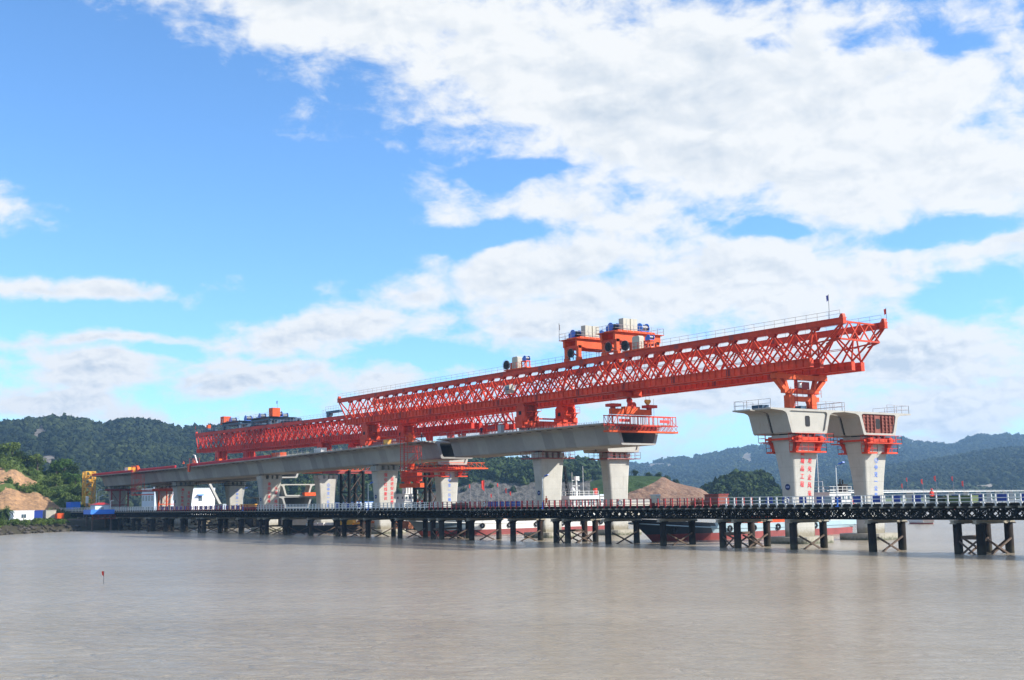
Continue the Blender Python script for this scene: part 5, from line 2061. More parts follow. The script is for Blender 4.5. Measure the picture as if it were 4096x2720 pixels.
crate('site_cabin', 'white tilted site cabin with orange roof on the left deck', 'cabin', -277, -3.5, 3.2, 2.6, 2.0, M['white'], lid=M['yellow'])
crate('steel_box', 'orange steel box at the end of the crimson forms', 'box', -160.5, -6.8, 5.0, 1.6, 1.1, M['brightorange'])
crate('steel_box', 'small orange post box between crimson form rows', 'box', -195.5, -7.6, 1.6, .8, 1.2, M['brightorange'])
crate('yellow_bin', 'yellow bin on the deck below the orange support beam', 'bin', -106.2, -7.6, 1.6, .9, 1.0, M['yellow'])
crate('gas_rack', 'dark red rack on the deck left of the yellow bin', 'rack', -110.0, -7.6, 3.4, .8, .8, M['darkred'])
crate('material_pile', 'pale sacks heap on the deck behind the starter bars', 'sacks', -138, -7.0, 3.6, 1.4, 1.0, M['white'])
crate('generator_set', 'grey generator on the deck beside the red tube frame', 'generator', -64.2, -7.9, 1.0, .7, 1.4, M['grey'])
crate('cable_coils', 'blue coiled hose heap left on the near isolated block', 'hose', -1.5, -5.9, 2.0, 1.4, .55, M['steelblue'])
crate('pump_set', 'dark pump on the isolated block behind the front leg', 'pump', .2, .8, 1.8, 1.2, .5, M['steelblue'])


# scaffold stair and little crane at the left workers
t = thing('scaffold_stair', 'small scaffold with white chute beside the deck workers', 'scaffold', (-214.5, -7.0, zt(-214.5)))
k = MB()
for xx in (-2.2, 0, 2.2):
    for yy in (-.6, .6):
        k.bar((xx, yy, 0), (xx, yy, 2.4), .07)
for zz in (.7, 1.5, 2.3):
    for yy in (-.6, .6):
        k.bar((-2.2, yy, zz), (2.2, yy, zz), .06)
k.b(-2.2, 2.2, -.6, .6, .85, .92)
k.build('frame', M['redrail'], t)
k = MB()
k.bar((.4, 0, 3.2), (2.6, 0, .4), .3, .2).bar((.4, 0, 3.2), (-1.0, 0, 3.4), .2)
k.build('chute', M['white'], t)
t = thing('form_bracket', 'orange form bracket hanging over the deck edge below the workers', 'bracket', (-214, -8.7, zt(-214)))
k = MB()
k.b(-.6, .5, -.25, .15, -1.6, .7)
k.build('plate', M['brightorange'], t)
k = MB()
k.b(-.9, -.6, -.25, .1, -1.2, .2).b(.5, .8, -.25, .1, -1.2, .2)
k.build('clamp', M['darkred'], t)


# ---------------------------------------------------------------- blue trolleys on the far gantry
def blue_trolley(X0, X1, label, boxside):
    xm = (X0 + X1) / 2
    zc = gz(xm, True) + 6.56
    t = thing('blue_trolley', label, 'crane trolley', (xm, FAR, zc), 0, 'blue trolleys on the far gantry')
    hx = (X1 - X0) / 2
    for sy in (-1, 1):
        for sx in (-1, 1):
            k = MB()
            k.b(sx * (hx - .5) - .45, sx * (hx - .5) + .45, sy * 4.75 - .35, sy * 4.75 + .35, .05, 1.3)
            k.build('leg', M['steelblue'], t)
        k = MB()
        k.b(-hx - .5, hx + .5, sy * 4.75 - .4, sy * 4.75 + .4, 1.3, 1.85)
        k.build('side_beam', M['steelblue'], t)
    for sx in (-1, 1):
        k = MB()
        k.b(sx * (hx - .4) - .3, sx * (hx - .4) + .3, -5.2, 5.2, 1.3, 2.2)
        k.build('main_beam', M['steelblue'], t)
    k = MB()
    k.b(-hx - .8, hx + .8, -5.6, 3.4, 2.21, 2.3)
    k.build('deck', M['steelblue'], t)
    winch(t, -hx + 2.4, -2.6, 2.3, 'blue', 1.1)
    winch(t, hx - .4, -2.0, 2.3, 'blue', 1.1)
    winch(t, 0.8, 2.4, 2.3, 'blue', 1.1)
    k = MB()
    rail_run(k, [(-hx - .7, -5.5, 2.3), (hx + .7, -5.5, 2.3)], 1.15, .03, 1.5)
    k.build('handrail', M['rail'], t)
    k = MB()
    x0 = -hx - 2.4 if boxside < 0 else hx - 1.2
    z0 = 1.9 if boxside < 0 else 2.31
    k.b(x0, x0 + 2.6, -4.8, -2.4, z0, z0 + 2.5)
    o = k.build('cabinet', M['brightorange'], t)
    k = MB()
    k.b(x0 + .6, x0 + .64, -4.83, -4.8, z0 + .1, z0 + 2.4).b(x0 + 1.5, x0 + 1.54, -4.83, -4.8, z0 + .1, z0 + 2.4)
    k.build('door_seam', M['red'], o)
    return t


blue_trolley(-238.5, -226, 'left blue trolley with an orange cabinet on its left end', -1)
blue_trolley(-217.5, -205, 'right blue trolley with an orange cabinet on its right end', 1)
t = thing('blue_hoist', 'blue hoist platform at the left tip of the near gantry', 'hoist', (-167, FAR - 4.75, gz(-167, True) + 6.57))
k = MB()
k.b(-3.2, 4.2, -.5, .5, 1.0, 1.6).b(-3.0, -1.6, -.5, .5, .05, 1.0)
k.build('beam', M['steelblue'], t)
winch(t, -1.8, 0, .3, 'steelblue', .7)
k = MB()
rail_run(k, [(-5.2, -.6, .1), (-3.4, -.6, .1)], 1.9, .03, .9)
rail_run(k, [(-3.2, -.6, 1.6), (4.0, -.6, 1.6)], 1.2, .03, 1.4)
k.build('handrail', M['rail'], t)
for (X, lab) in ((-250.5, 'small blue drive unit with orange box at the far gantry left tip'),):
    t = thing('drive_unit', lab, 'drive unit', (X, FAR - 4.75, gz(X, True) + 6.57))
    k = MB()
    k.b(-1.6, 6.5, -.4, .4, .05, .6).b(-1.0, 1.0, -.5, .5, .6, 1.2)
    k.build('carriage', M['steelblue'], t)
    k = MB()
    k.b(-.4, .9, -.5, .5, 1.2, 2.3)
    k.build('box', M['brightorange'], t)


# ================================================================ vessels
def hull(t, L, B, zd, zr, rake, m_up, m_low, sheer=0.9, bow=.32, stern=.86, m_bow=None):
    """lofted hull along local x (bow at +x); returns nothing, adds hull parts to t"""
    us = np.concatenate([np.linspace(0, 1 - bow, 12), np.linspace(1 - bow, 1, 16)[1:]])

    def hb(u, lv):
        b = B / 2 * min(1.0, stern + (1 - stern) * u / .12)
        if u > 1 - bow:
            q = (u - 1 + bow) / bow
            b *= max(0.0, 1 - q ** (1.7 + 1.2 * lv)) ** (1.0 - .35 * lv)
        if u < .1 and lv < .5:
            b *= .82 + .18 * (u / .1)
        return b

    def zz(u, lv):
        top = zd + sheer * max(0, (u - .55) / .45) ** 2
        if lv <= .4:
            return -.8 + (zr + .8) * lv / .4
        return zr + (top - zr) * (lv - .4) / .6

    def grid(levels):
        vs = []
        for lv in levels:
            for u in us:
                x = -L / 2 + u * L + rake * (lv - .15) * max(0, u) ** 5 - (.8 * (1 - lv) * (-1) if u == 0 else 0)
                vs.append((x, hb(u, lv), zz(u, lv)))
        return vs
    n = len(us)
    for nm, lv, m in (('hull_bottom', [0, .2, .4], m_low), ('hull', [.4, .6, .8, 1.0], m_up)):
        vs = grid(lv)
        mb = MB()
        k = len(lv)
        fs = [(j * n + i, j * n + i + 1, (j + 1) * n + i + 1, (j + 1) * n + i) for j in range(k - 1) for i in range(n - 1)]
        mb.add(vs, fs)
        mb.add([(x, -y, z) for x, y, z in vs], [tuple(reversed(f)) for f in fs])
        mb.add([vs[j * n] for j in range(k)] + [(vs[j * n][0], -vs[j * n][1], vs[j * n][2]) for j in range(k)], [(j, j + 1, k + j + 1, k + j) for j in range(k - 1)])
        me = mb.mesh(nm, m)
        if m_bow is not None and nm == 'hull':
            me.materials.append(m_bow)
            for p in me.polygons:
                if p.center.x > L * .30:
                    p.material_index = 1
        for p in me.polygons:
            p.use_smooth = True
        inst(nm, me, t)
    top = [v for v in grid([1.0])]
    mb = MB()
    mb.add([(x, y * .99, z - .55) for x, y, z in top] + [(x, -y * .99, z - .55) for x, y, z in top], [(i, i + 1, n + i + 1, n + i) for i in range(n - 1)])
    mb.build('deck', 'rusthull', t)
    rb = MB()
    for i in range(n - 1):
        for sy in (-1, 1):
            a, b = top[i], top[i + 1]
            rb.bar((a[0], sy * (a[1] + .04), a[2] - .75), (b[0], sy * (b[1] + .04), b[2] - .75), .14, .16)
    rb.build('rubbing_strake', m_up, t)


TYRE = MB()
TYRE.torus((0, 0, 0), (0, 1, 0), .42, .17, 18, 8)
TYRE_ME = TYRE.mesh('tyre_fender', 'black', True)


def house(t, x0, x1, y0, y1, z0, z1, m='white', win=None, name='deckhouse'):
    k = MB()
    k.b(x0, x1, y0, y1, z0, z1)
    k.b(x0 - .25, x1 + .25, y0 - .25, y1 + .25, z1, z1 + .12)
    o = k.build(name, m, t)
    if win:
        n, wz, wh = win
        for i in range(n):
            xx = x0 + (i + .5) * (x1 - x0) / n
            q = MB()
            q.b(xx - .32, xx + .32, y1 - .0, y1 + .03, wz, wz + wh)
            q.build('window', 'glass', o)
        for i in range(max(2, int(n * .6))):
            yy = y0 + (i + .5) * (y1 - y0) / max(2, int(n * .6))
            q = MB()
            q.b(x1, x1 + .03, yy - .3, yy + .3, wz, wz + wh)
            q.build('window', 'glass', o)
    return o


# grey cargo boat, bow under the trestle
t = thing('cargo_ship', 'grey cargo boat with red bottom and dark bow behind the trestle', 'ship', (-25, 17.4, 0), R(-90))
hull(t, 48, 9, 2.5, 1.15, 6.0, 'hullblue', 'hullred', 1.3, m_bow=M['hulldark'])
for xx in (22, 10.6, 4.7, -1.4, -11.2):
    inst('tyre_fender', TYRE_ME, t, (xx, 4.62 if xx < 15 else 3.2, 1.75))
k = MB()
k.b(-4.8, 3.0, -3.4, 3.9, 2.0, 3.4)
k.build('hatch_coaming', 'brightorange', t)
house(t, -27.5 + 1, -16.5, -3.6, 3.8, 2.0, 4.9, 'white', (5, 3.6, .7))
house(t, -23.5, -17.3, -3.0, 3.2, 5.02, 7.4, 'white', (4, 6.0, .8), 'wheelhouse')
k = MB()
rail_run(k, [(-23.5, 3.3, 7.52), (-17.2, 3.3, 7.52), (-17.2, -3, 7.52)], 1.0, .04, 1.2)
rail_run(k, [(-28, 4.0, 5.02), (-23.6, 4.0, 5.02)], 1.0, .04, 1.2)
rail_run(k, [(-23.4, 3.95, 5.02), (-16.4, 3.95, 5.02)], 1.0, .04, 1.2)
k.build('deck_rail', 'white', t)
k = MB()
k.b(-25.8, -24.2, -.8, .8, 4.9, 9.0)
k.tube((-24.6, 0, 9), (-24.6, 0, 10.0), .15, 8).tube((-25.3, 0, 9), (-25.3, 0, 9.8), .15, 8)
k.build('funnel', 'black', t)
k = MB()
k.tube((-18.3, 0, 7.5), (-18.3, 0, 14.5), .07, 6).tube((-18.5, .8, 7.5), (-18.5, .8, 9.6), .05, 6)
k.bar((-18.3, -.8, 9.5), (-18.3, .8, 9.5), .08)
k.build('mast', 'white', t)
k = MB()
k.b(-26, -24.3, 1.2, 3.2, 5.1, 6.3)
k.build('lifeboat', 'flagred', t)

# white ship
t = thing('work_ship', 'white work ship with red bottom lying behind the middle piers', 'ship', (-90.5, 16, 0), R(-90))
hull(t, 50, 9, 3.0, 1.1, 4.5, 'hullwhite', 'hullred', 1.0, m_bow=M['hullgrey'])
for xx in (13, 6.0, -1.2, -8.5, -14.2, -19.5):
    inst('tyre_fender', TYRE_ME, t, (xx, 4.63, 1.9))
house(t, -19.5, -11, -3.6, 3.9, 2.4, 4.9, 'white', (6, 3.5, .7))
house(t, -18.8, -11.5, -3.4, 3.7, 5.02, 7.0, 'white', (6, 5.7, .75))
k = MB()
k.b(-19.4, -10.8, -3.9, 4.3, 7.0, 7.75)
k.build('flying_bridge', 'white', t)
house(t, -25.0, -20.6, -2.8, 3.4, 2.4, 5.4, 'white', (3, 3.9, .7))
house(t, -24.7, -21.0, -2.3, 2.9, 5.52, 7.6, 'white', (4, 6.2, .8), 'wheelhouse')
k = MB()
k.b(-24.9, -20.6, -2.6, 3.2, 7.72, 8.0)
k.build('wheelhouse_roof', 'wallblue', t)
k = MB()
k.tube((-22.0, 0, 8.0), (-22.0, 0, 9.4), .45, 12)
k.build('funnel', 'flagred', t)
k = MB()
k.tube((-16.4, 0, 7.7), (-16.4, 0, 11.9), .28, 8, .16).tube((-15.2, 0, 7.7), (-15.2, 0, 13.0), .05, 6).tube((-18.2, .3, 7.7), (-18.2, .3, 14.4), .05, 6)
for zz in (9.0, 10.0, 11.2):
    k.bar((-17.4, 0, zz), (-15.3, 0, zz), .12).bar((-16.4, -.8, zz), (-16.4, .8, zz), .12)
k.b(-17.0, -16.0, -.4, .4, 11.2, 12.1)
k.ball((-14.9, .5, 9.2), .45, 10, 7)
k.build('mast', 'white', t)
k = MB()
rail_run(k, [(-19.3, 4.2, 7.75), (-10.9, 4.2, 7.75), (-10.9, -3.8, 7.75)], 1.0, .05, 1.4)
rail_run(k, [(-25.4, 3.9, 5.5), (-20.2, 3.9, 5.5), (-20.2, -3.2, 5.5)], 1.0, .05, 1.3)
k.build('deck_rail', 'white', t)
# dark lattice derrick behind it
t = thing('derrick', 'thin dark lattice derrick behind the plain badge pier', 'crane', (-128, 62, 0))
k = MB()
for (a, b) in ((-.5, -.5), (.5, -.5), (.5, .5), (-.5, .5)):
    k.bar((a, b, 1), (a * .3 - 2.6, b * .3, 15.8), .14)
for i in range(12):
    u, v = i / 12, (i + 1) / 12
    k.bar((-.5 * (1 - .7 * u) - 2.6 * u, -.5 * (1 - .7 * u), 1 + 14.8 * u), (.5 * (1 - .7 * v) - 2.6 * v, -.5 * (1 - .7 * v), 1 + 14.8 * v), .1)
    k.bar((.5 * (1 - .7 * u) - 2.6 * u, -.5 * (1 - .7 * u), 1 + 14.8 * u), (-.5 * (1 - .7 * v) - 2.6 * v, -.5 * (1 - .7 * v), 1 + 14.8 * v), .1)
k.build('boom', 'trestle', t)
k = MB()
k.b(-6, 6, -4, 4, -.6, 1.2)
k.build('pontoon', 'darkhull', t)

# rust barge with a tall white house
t = thing('rust_barge', 'rust brown barge with a tall white deckhouse behind the faded lettered pier', 'barge', (-147.5, 31, 0), R(-90))
hull(t, 42, 9, 2.2, .3, 2.0, 'rusthull', 'darkhull', .4)
house(t, 4.5, 11, -3.4, 3.6, 1.7, 5.0, 'white', (5, 3.6, .7))
house(t, 6, 10.6, -2.8, 3.0, 5.12, 7.0, 'white', (4, 5.8, .7))
house(t, 7, 10.0, -2.2, 2.4, 7.12, 9.0, 'white', (3, 7.8, .6), 'wheelhouse')
k = MB()
for i in range(4):
    k.tube((7.2 + i * .8, 1.0, 9.1), (7.2 + i * .8, 1.0, 11.6), .3, 8)
k.build('vent_stack', 'white', t)
k = MB()
rail_run(k, [(4.4, 3.8, 5.1), (11.2, 3.8, 5.1)], 1.0, .05, 1.2)
k.tube((4.6, 0, 5), (4.6, 0, 10), .06, 6)
k.build('deck_rail', 'white', t)
k = MB()
k.b(-12, 3, -3.3, 3.5, 1.7, 2.9)
k.build('cargo', 'rusthull', t)
inst('tyre_fender', TYRE_ME, t, (14, 4.63, 1.3))

# dark barge beyond the trestle with clutter
t = thing('dark_barge', 'black work barge with pale sacks low behind the trestle', 'barge', (-148, 1.0, 0), R(44))
hull(t, 22, 8, 1.7, .4, 1.0, 'darkhull', 'darkhull', .3)
k = MB()
for i in range(6):
    k.bc(-5 + i * 1.6 + random.random() * .4, -2.0 + random.random() * 1.2, 1.75, 1.4, 1.3, 1.1)
k.build('sack', 'white', t)
k = MB()
k.b(3, 6.5, -2.5, .5, 1.2, 2.9).b(6.5, 8.5, -2, 0, 1.2, 2.2)
k.build('digger', 'yellow', t)
t = thing('transport_barge', 'dark barge carrying the stored deck segments', 'barge', (-224, 26, 0))
k = MB()
k.prism([(-17, .6), (-15, -.8), (15, -.8), (17, .6), (17, 3.0), (-17, 3.0)], 'y', -9, 9)
k.build('hull', 'darkhull', t)
for xx in (-8, -4, 0, 4, 8):
    for yy in (-3, 3):
        k = MB()
        k.bc(xx, yy, 4.3, .9, .9, 2.6)
        k.build('stool', 'darkred', t)
DARKSEG = segment_mesh(2.95, 'segment_shell', 'segment', False)
for i in range(6):
    o = inst('stored_segment', DARKSEG, None, (-231.4 + i * 3.0, 26, 9.27))
    tag(o, ['leftmost deck segment of the lower row stored on the barge', 'second deck segment from the left in the stored lower row', 'third deck segment from the left in the stored lower row', 'fourth deck segment from the left in the stored lower row', 'deck segment just behind the open ended one in the stored row', 'open ended deck segment at the right end of the stored row'][i], 'deck segment', 'stored deck segments')
PALESEG = segment_mesh(2.95, 'segment_shell', 'pale_concrete', False)
tag(inst('stored_segment', PALESEG, None, (-216.2, 26, 12.95)), 'pale hollow deck segment stacked on top of the stored row', 'deck segment', 'stored deck segments')
crate('steel_frame_box', 'orange frame lying on the stored segments beside the hollow one', 'frame', -214.5, 31.5, 1.6, 7.0, 1.0, M['brightorange'], 9.3)
t = thing('yellow_girder', 'yellow steel girder lying behind the trestle rail', 'girder', (-201.5, 4, 0))
k = MB()
k.b(-5, 5, -.4, .4, 6.3, 6.45).b(-5, 5, -.2, .2, 6.45, 7.0).b(-5, 5, -.45, .45, 7.0, 7.15)
k.build('beam', 'yellow', t)
k = MB()
k.b(-4, -3.4, -.4, .4, -1, 6.3).b(3.4, 4, -.4, .4, -1, 6.3)
k.build('stool', 'trestle', t)


def on_X(px, py, X):
    d = ray(px, py)
    return CAM + d * ((X - CAM.x) / d.x)


def on_Y(px, py, Y):
    d = ray(px, py)
    return CAM + d * ((Y - CAM.y) / d.y)


# ---------------------------------------------------------------- fishing boats far behind
def fishing_boat(pos, rot, label, h, group, flag=1.3, blue=False):
    t = thing('fishing_boat', label, 'fishing boat', pos, rot, group)
    hull(t, 14, 4, 1.5, .3, 1.8, 'hullblue' if blue else 'rusthull', 'hullred', .8)
    house(t, -4.5, -.8, -1.4, 1.4, 1.2, 3.6, 'white', (3, 2.4, .6))
    k = MB()
    k.tube((0.2, 0, 1.0), (0.2, 0, h), .09, 6, .05)
    k.bar((0.2, -1.0, h * .55), (0.2, 1.0, h * .55), .06)
    k.tube((.2, 0, h * .7), (5.5, 0, 2.2), .03, 5).tube((.2, 0, h * .7), (-5.5, 0, 2.6), .03, 5)
    k.build('mast', 'rail', t)
    if not flag:
        return t
    k = MB()
    vs = []
    for i in range(6):
        a = i / 5
        vs += [(.2 - flag * .55 * a, .2 * math.sin(a * 6), h - .05 - .3 * a), (.2 - flag * .55 * a, .2 * math.sin(a * 6 + .7), h - flag * 1.9 * (1 - .3 * a))]
    k.add(vs, [(2 * i, 2 * i + 2, 2 * i + 3, 2 * i + 1) for i in range(5)])
    k.build('flag', 'flagred', t)
    return t


gL = 'fishing boats below the quarry face'
for (px, D, h, fl, lab) in ((1880, 470, 13.5, 1.0, 'fishing boat with the leftmost flag mast below the quarry'), (1937, 440, 14.4, 2.2, 'fishing boat with the largest red flag below the quarry'), (1966, 480, 9.8, 1.0, 'fishing boat with a short flag mast right of the large flag'),
                            (1992, 460, 13.6, .9, 'fishing boat with a tall thin mast below the quarry'), (2026, 450, 11.6, 1.2, 'fishing boat with red flag left of the plain badge pier'), (2043, 470, 10.5, 1.0, 'fishing boat with the rightmost flag mast below the quarry')):
    g = far_pt(px, 2000, D)
    fishing_boat((g.x, g.y, 0), R(40 + random.uniform(-20, 20)), lab, h, gL, fl)
for kk, (px, D, h) in enumerate(((1850, 500, 8.5), (1862, 520, 10.5), (1908, 500, 9.0), (1955, 520, 11.0), (1978, 510, 8.0), (2010, 520, 10.0), (2058, 510, 8.5), (2075, 525, 9.5), (2100, 520, 9.0), (2280, 500, 9.0))):
    g = far_pt(px, 2000, D)
    fishing_boat((g.x, g.y, 0), R(40 + random.uniform(-30, 30)), ['leftmost', 'second from left', 'third from left', 'fourth from left', 'fifth from left', 'sixth from left', 'seventh from left', 'eighth from left', 'ninth from left', 'rightmost'][kk] + ' of the flagless masted fishing boats below the quarry', h, 'flagless fishing boats below the quarry face', 0.0)
gR = 'fishing boats at the right behind the trestle'
for (px, D, h, fl, lab) in ((3612, 560, 11.5, 1.3, 'fishing boat with the shortest flag right of the last pier'), (3632, 600, 14.5, 1.2, 'fishing boat with a thin high flag right of the last pier'), (3693, 560, 13.3, 1.4, 'fishing boat with flag left of the red helmeted worker'),
                            (3746, 540, 14.3, 1.4, 'fishing boat with the tallest mast behind the red helmeted worker'), (3815, 560, 14.2, 1.3, 'fishing boat with flag right of the red helmeted worker'), (3856, 600, 12.5, 1.6, 'fishing boat with the rightmost flag on the water')):
    g = far_pt(px, 1990, D)
    fishing_boat((g.x, g.y, 0), R(20 + random.uniform(-20, 20)), lab, h, gR, fl, True)
g = far_pt(3675, 1990, 300)
t = thing('moored_launch', 'small white launch behind the blue railing panels', 'boat', (g.x, g.y, 0), R(150))
hull(t, 9, 3, 1.3, .3, 1.2, 'hullwhite', 'hullred', .5)
house(t, -2.5, .6, -1.1, 1.1, 1.0, 2.9, 'white', (3, 2.0, .5))

# long white jetty far right
a, b = far_pt(3335, 1970, 400), far_pt(4240, 1965, 2600)
dv = Vector((b.x - a.x, b.y - a.y, 0))
Lj = dv.length
t = thing('jetty', 'long white jetty deck receding on the right horizon', 'jetty', (a.x, a.y, 0), math.atan2(dv.y, dv.x))
k = MB()
k.b(0, Lj, -2, 2, 7.5, 7.85)
k.b(0, Lj, -2.1, -2.0, 8.35, 8.45).b(0, Lj, 2.0, 2.1, 8.35, 8.45)
k.build('deck', 'white', t)
for i in range(28):
    k = MB()
    xx = 6 + i * (Lj - 12) / 27
    k.b(xx - .5, xx + .5, -1.5, 1.5, -1, 7.5)
    k.build('column', 'pale_concrete', t)

# ---------------------------------------------------------------- left construction site
t = thing('pump_platform', 'blue walled platform with a white hut at the trestle left end', 'platform', (-249.4, -22.5, 0))
k = MB()
k.b(-3.4, 3.4, -3.6, 3.6, 4.7, 4.9)
k.build('floor', 'trestle', t)
for (x0, x1, y0, y1) in ((-3.4, 3.4, -3.6, -3.5), (3.3, 3.4, -3.5, 3.6), (-3.4, -3.3, -3.5, 3.6)):
    k = MB()
    k.b(x0, x1, y0, y1, 4.9, 6.25)
    k.build('wall_panel', 'skyblue', t)
for sx in (-2.6, 2.6):
    for sy in (-2.8, 2.8):
        k = MB()
        k.tube((sx, sy, -2), (sx, sy, 4.7), .3, 10)
        k.build('pile', 'rustbar', t)
k = MB()
rail_run(k, [(3.9, -3.2, 3.6), (3.9, 3.6, 3.6)], 1.0, .06, 1.6)
k.b(3.5, 4.0, -3.2, 3.6, 3.45, 3.6)
k.build('catwalk', 'darkred', t)
t = thing('hut', 'white hut with a red roof on the blue walled platform', 'hut', (-249.4, -22.3, 4.92))
k = MB()
k.b(-2.0, 2.4, -2.2, 2.2, 0, 2.75)
o = k.build('wall', 'wallblue', t)
k = MB()
k.add([(-2.4, -2.6, 2.75), (2.8, -2.6, 2.75), (2.8, 2.6, 2.75), (-2.4, 2.6, 2.75), (-.8, -.9, 3.4), (1.2, -.9, 3.4), (1.2, .9, 3.4), (-.8, .9, 3.4)], [(0, 1, 5, 4), (1, 2, 6, 5), (2, 3, 7, 6), (3, 0, 4, 7), (4, 5, 6, 7), (3, 2, 1, 0)])
k.build('roof', 'redrail', t)
k = MB()
k.b(2.4, 2.43, -.5, .4, .1, 2.0)
k.build('door', 'grey', t)
k = MB()
k.tube((2.9, 2.3, 0), (2.9, 2.3, 3.9), .12, 8).tube((2.9, 2.3, 3.9), (2.9, 3.2, 4.0), .1, 8)
k.build('vent_pipe', 'white', t)

# yellow stair tower
t = thing('stair_tower', 'tall yellow lattice stair tower at the left end of the deck', 'tower', (-303.6, -8.4, 3.0))
w2, HT = 1.65, 16.2
for sx in (-1, 1):
    for sy in (-1, 1):
        k = MB()
        k.b(sx * w2 - .12, sx * w2 + .12, sy * w2 - .12, sy * w2 + .12, 0, HT)
        k.build('post', 'yellow', t)
nl = 6
for i in range(nl + 1):
    z = i * HT / nl
    k = MB()
    for s_ in (-1, 1):
        k.bar((-w2, s_ * w2, z), (w2, s_ * w2, z), .14).bar((s_ * w2, -w2, z), (s_ * w2, w2, z), .14)
    k.build('ring', 'yellow', t)
    if i < nl:
        z2 = z + HT / nl
        k = MB()
        for s_ in (-1, 1):
            k.bar((-w2, s_ * w2, z), (w2, s_ * w2, z2), .1).bar((w2, s_ * w2, z), (-w2, s_ * w2, z2), .1)
            k.bar((s_ * w2, -w2, z), (s_ * w2, w2, z2), .1)
            for q in (-1.2, -.4, .4, 1.2):
                k.bar((q, s_ * w2, z), (q, s_ * w2, z2), .045).bar((s_ * w2, q, z), (s_ * w2, q, z2), .045)
        k.build('panel_bracing', 'yellow', t)
        k = MB()
        k.bar((-1.5, -.6, z + .2), (1.5, -.6, z + HT / nl / 2), .9, .12).bar((1.5, .6, z + HT / nl / 2), (-1.5, .6, z2), .9, .12)
        k.build('stair_flight', 'yellow', t)


def box_house(name, label, cat, c, sx, sy, h, m, rotz=0, corr=False, win=0, roof=None, z0=3.1, group=None):
    t = thing(name, label, cat, (c[0], c[1], z0), rotz, group)
    k = MB()
    k.b(-sx / 2, sx / 2, -sy / 2, sy / 2, -.3, h)
    if corr:
        n = int(sy / .35)
        for i in range(n):
            yy = -sy / 2 + (i + .5) * sy / n
            k.b(sx / 2, sx / 2 + .05, yy - .07, yy + .07, .15, h - .15)
        n = int(sx / .35)
        for i in range(n):
            xx = -sx / 2 + (i + .5) * sx / n
            k.b(xx - .07, xx + .07, -sy / 2 - .05, -sy / 2, .15, h - .15)
    b = k.build('body', m, t)
    k = MB()
    k.b(-sx / 2 - .15, sx / 2 + .15, -sy / 2 - .15, sy / 2 + .15, h, h + .14)
    k.build('roof', roof or m, t)
    for i in range(win):
        yy = -sy / 2 + (i + .5) * sy / win
        q = MB()
        q.b(sx / 2, sx / 2 + .05, yy - .75, yy + .75, .95, 2.2)
        f = q.build('window', 'white', t)
        q = MB()
        q.b(sx / 2 + .05, sx / 2 + .07, yy - .68, yy - .04, 1.02, 2.13).b(sx / 2 + .05, sx / 2 + .07, yy + .04, yy + .68, 1.02, 2.13)
        q.build('pane', 'glass', f)
    return t


g1, g2 = far_pt(66, 2080, 398), far_pt(128, 2080, 398)
box_house('site_office', 'small white site office by the left shore', 'cabin', (g1.x - 2.7, (g1.y + g2.y) / 2), 5.2, 6.0, 3.1, 'wallwhite', 0, False, 1, None, 3.1)
g = far_pt(147, 2060, 410)
box_house('container', 'dark blue container right of the white site office', 'container', (g.x - 2, g.y), 6, 3.0, 2.2, 'navy', 0, True, z0=4.0, group='site containers')
g = far_pt(200, 2060, 414)
box_house('container', 'pale grey container left of the bare soil toe', 'container', (g.x - 2, g.y), 6, 3.1, 2.2, 'cabinet', 0, True, z0=4.0, group='site containers')
g = far_pt(300, 2045, 436)
box_house('container', 'bright blue raised container left of the yellow tower', 'container', (g.x - 2, g.y), 5, 3.2, 2.1, 'skyblue', 0, True, z0=TZ + .8, group='site containers')
t = thing('steel_plinth', 'brown steel base under the bright blue container', 'steel base', (g.x - 2, g.y, TZ))
k = MB()
for xx in (-2.2, 2.2):
    for yy in (-1.3, 1.3):
        k.b(xx - .2, xx + .2, yy - .2, yy + .2, 0, .3)
k.b(-2.6, 2.6, -1.7, 1.7, .3, .48)
k.build('frame', 'darkred', t)
g = far_pt(238, 2068, 412)
crate('orange_machine', 'orange machine beside the pale grey container', 'machine', g.x, g.y, 2.5, 2.0, 1.6, M['brightorange'], 3.6)

# white buildings beyond the piers
b1 = on_Y(566, 2036, 52)
t = thing('office_block', 'pale blue two storey building with paired windows left of the lettered pier', 'building', (b1.x + 8, 58, 3.1))
k = MB()
k.b(-8, 7.5, -6, 6, 0, 11.2)
k.build('wall', 'wallblue', t)
k = MB()
k.b(-8.3, 7.8, -6.3, 6.3, 11.2, 11.7).b(3.5, 7.0, -5, 1, 11.7, 12.3)
k.build('roof', 'wallwhite', t)
for fz in (1.2, 6.2):
    for xx in (-5.8, -2.2, 1.4, 5.0):
        q = MB()
        q.b(xx - 1.1, xx + 1.1, -6.08, -6.0, fz, fz + 2.4)
        f = q.build('window', 'white', t)
        q = MB()
        for sx in (-1.0, -.28, .44):
            q.b(xx + sx, xx + sx + .6, -6.1, -6.08, fz + .1, fz + 2.3)
        q.build('pane', 'glass', f)
    for yy in (-3.5, 0, 3.5):
        q = MB()
        q.b(7.5, 7.58, yy - 1.1, yy + 1.1, fz, fz + 2.4)
        f = q.build('window', 'white', t)
        q = MB()
        for sx in (-1.0, -.28, .44):
            q.b(7.58, 7.6, yy + sx, yy + sx + .6, fz + .1, fz + 2.3)
        q.build('pane', 'glass', f)
a_, b_ = on_X(752, 2030, -330), on_X(859, 2030, -330)
t = thing('white_building', 'tall white blank building with a blue awning between two piers', 'building', (-336, (a_.y + b_.y) / 2, 3.1))
hy_ = (b_.y - a_.y) / 2
k = MB()
k.b(-6, 6, -hy_, hy_, 0, 10.4)
k.build('wall', 'wallwhite', t)
k = MB()
k.b(-6.15, 6.15, -hy_ - .1, hy_ + .1, 10.4, 10.6)
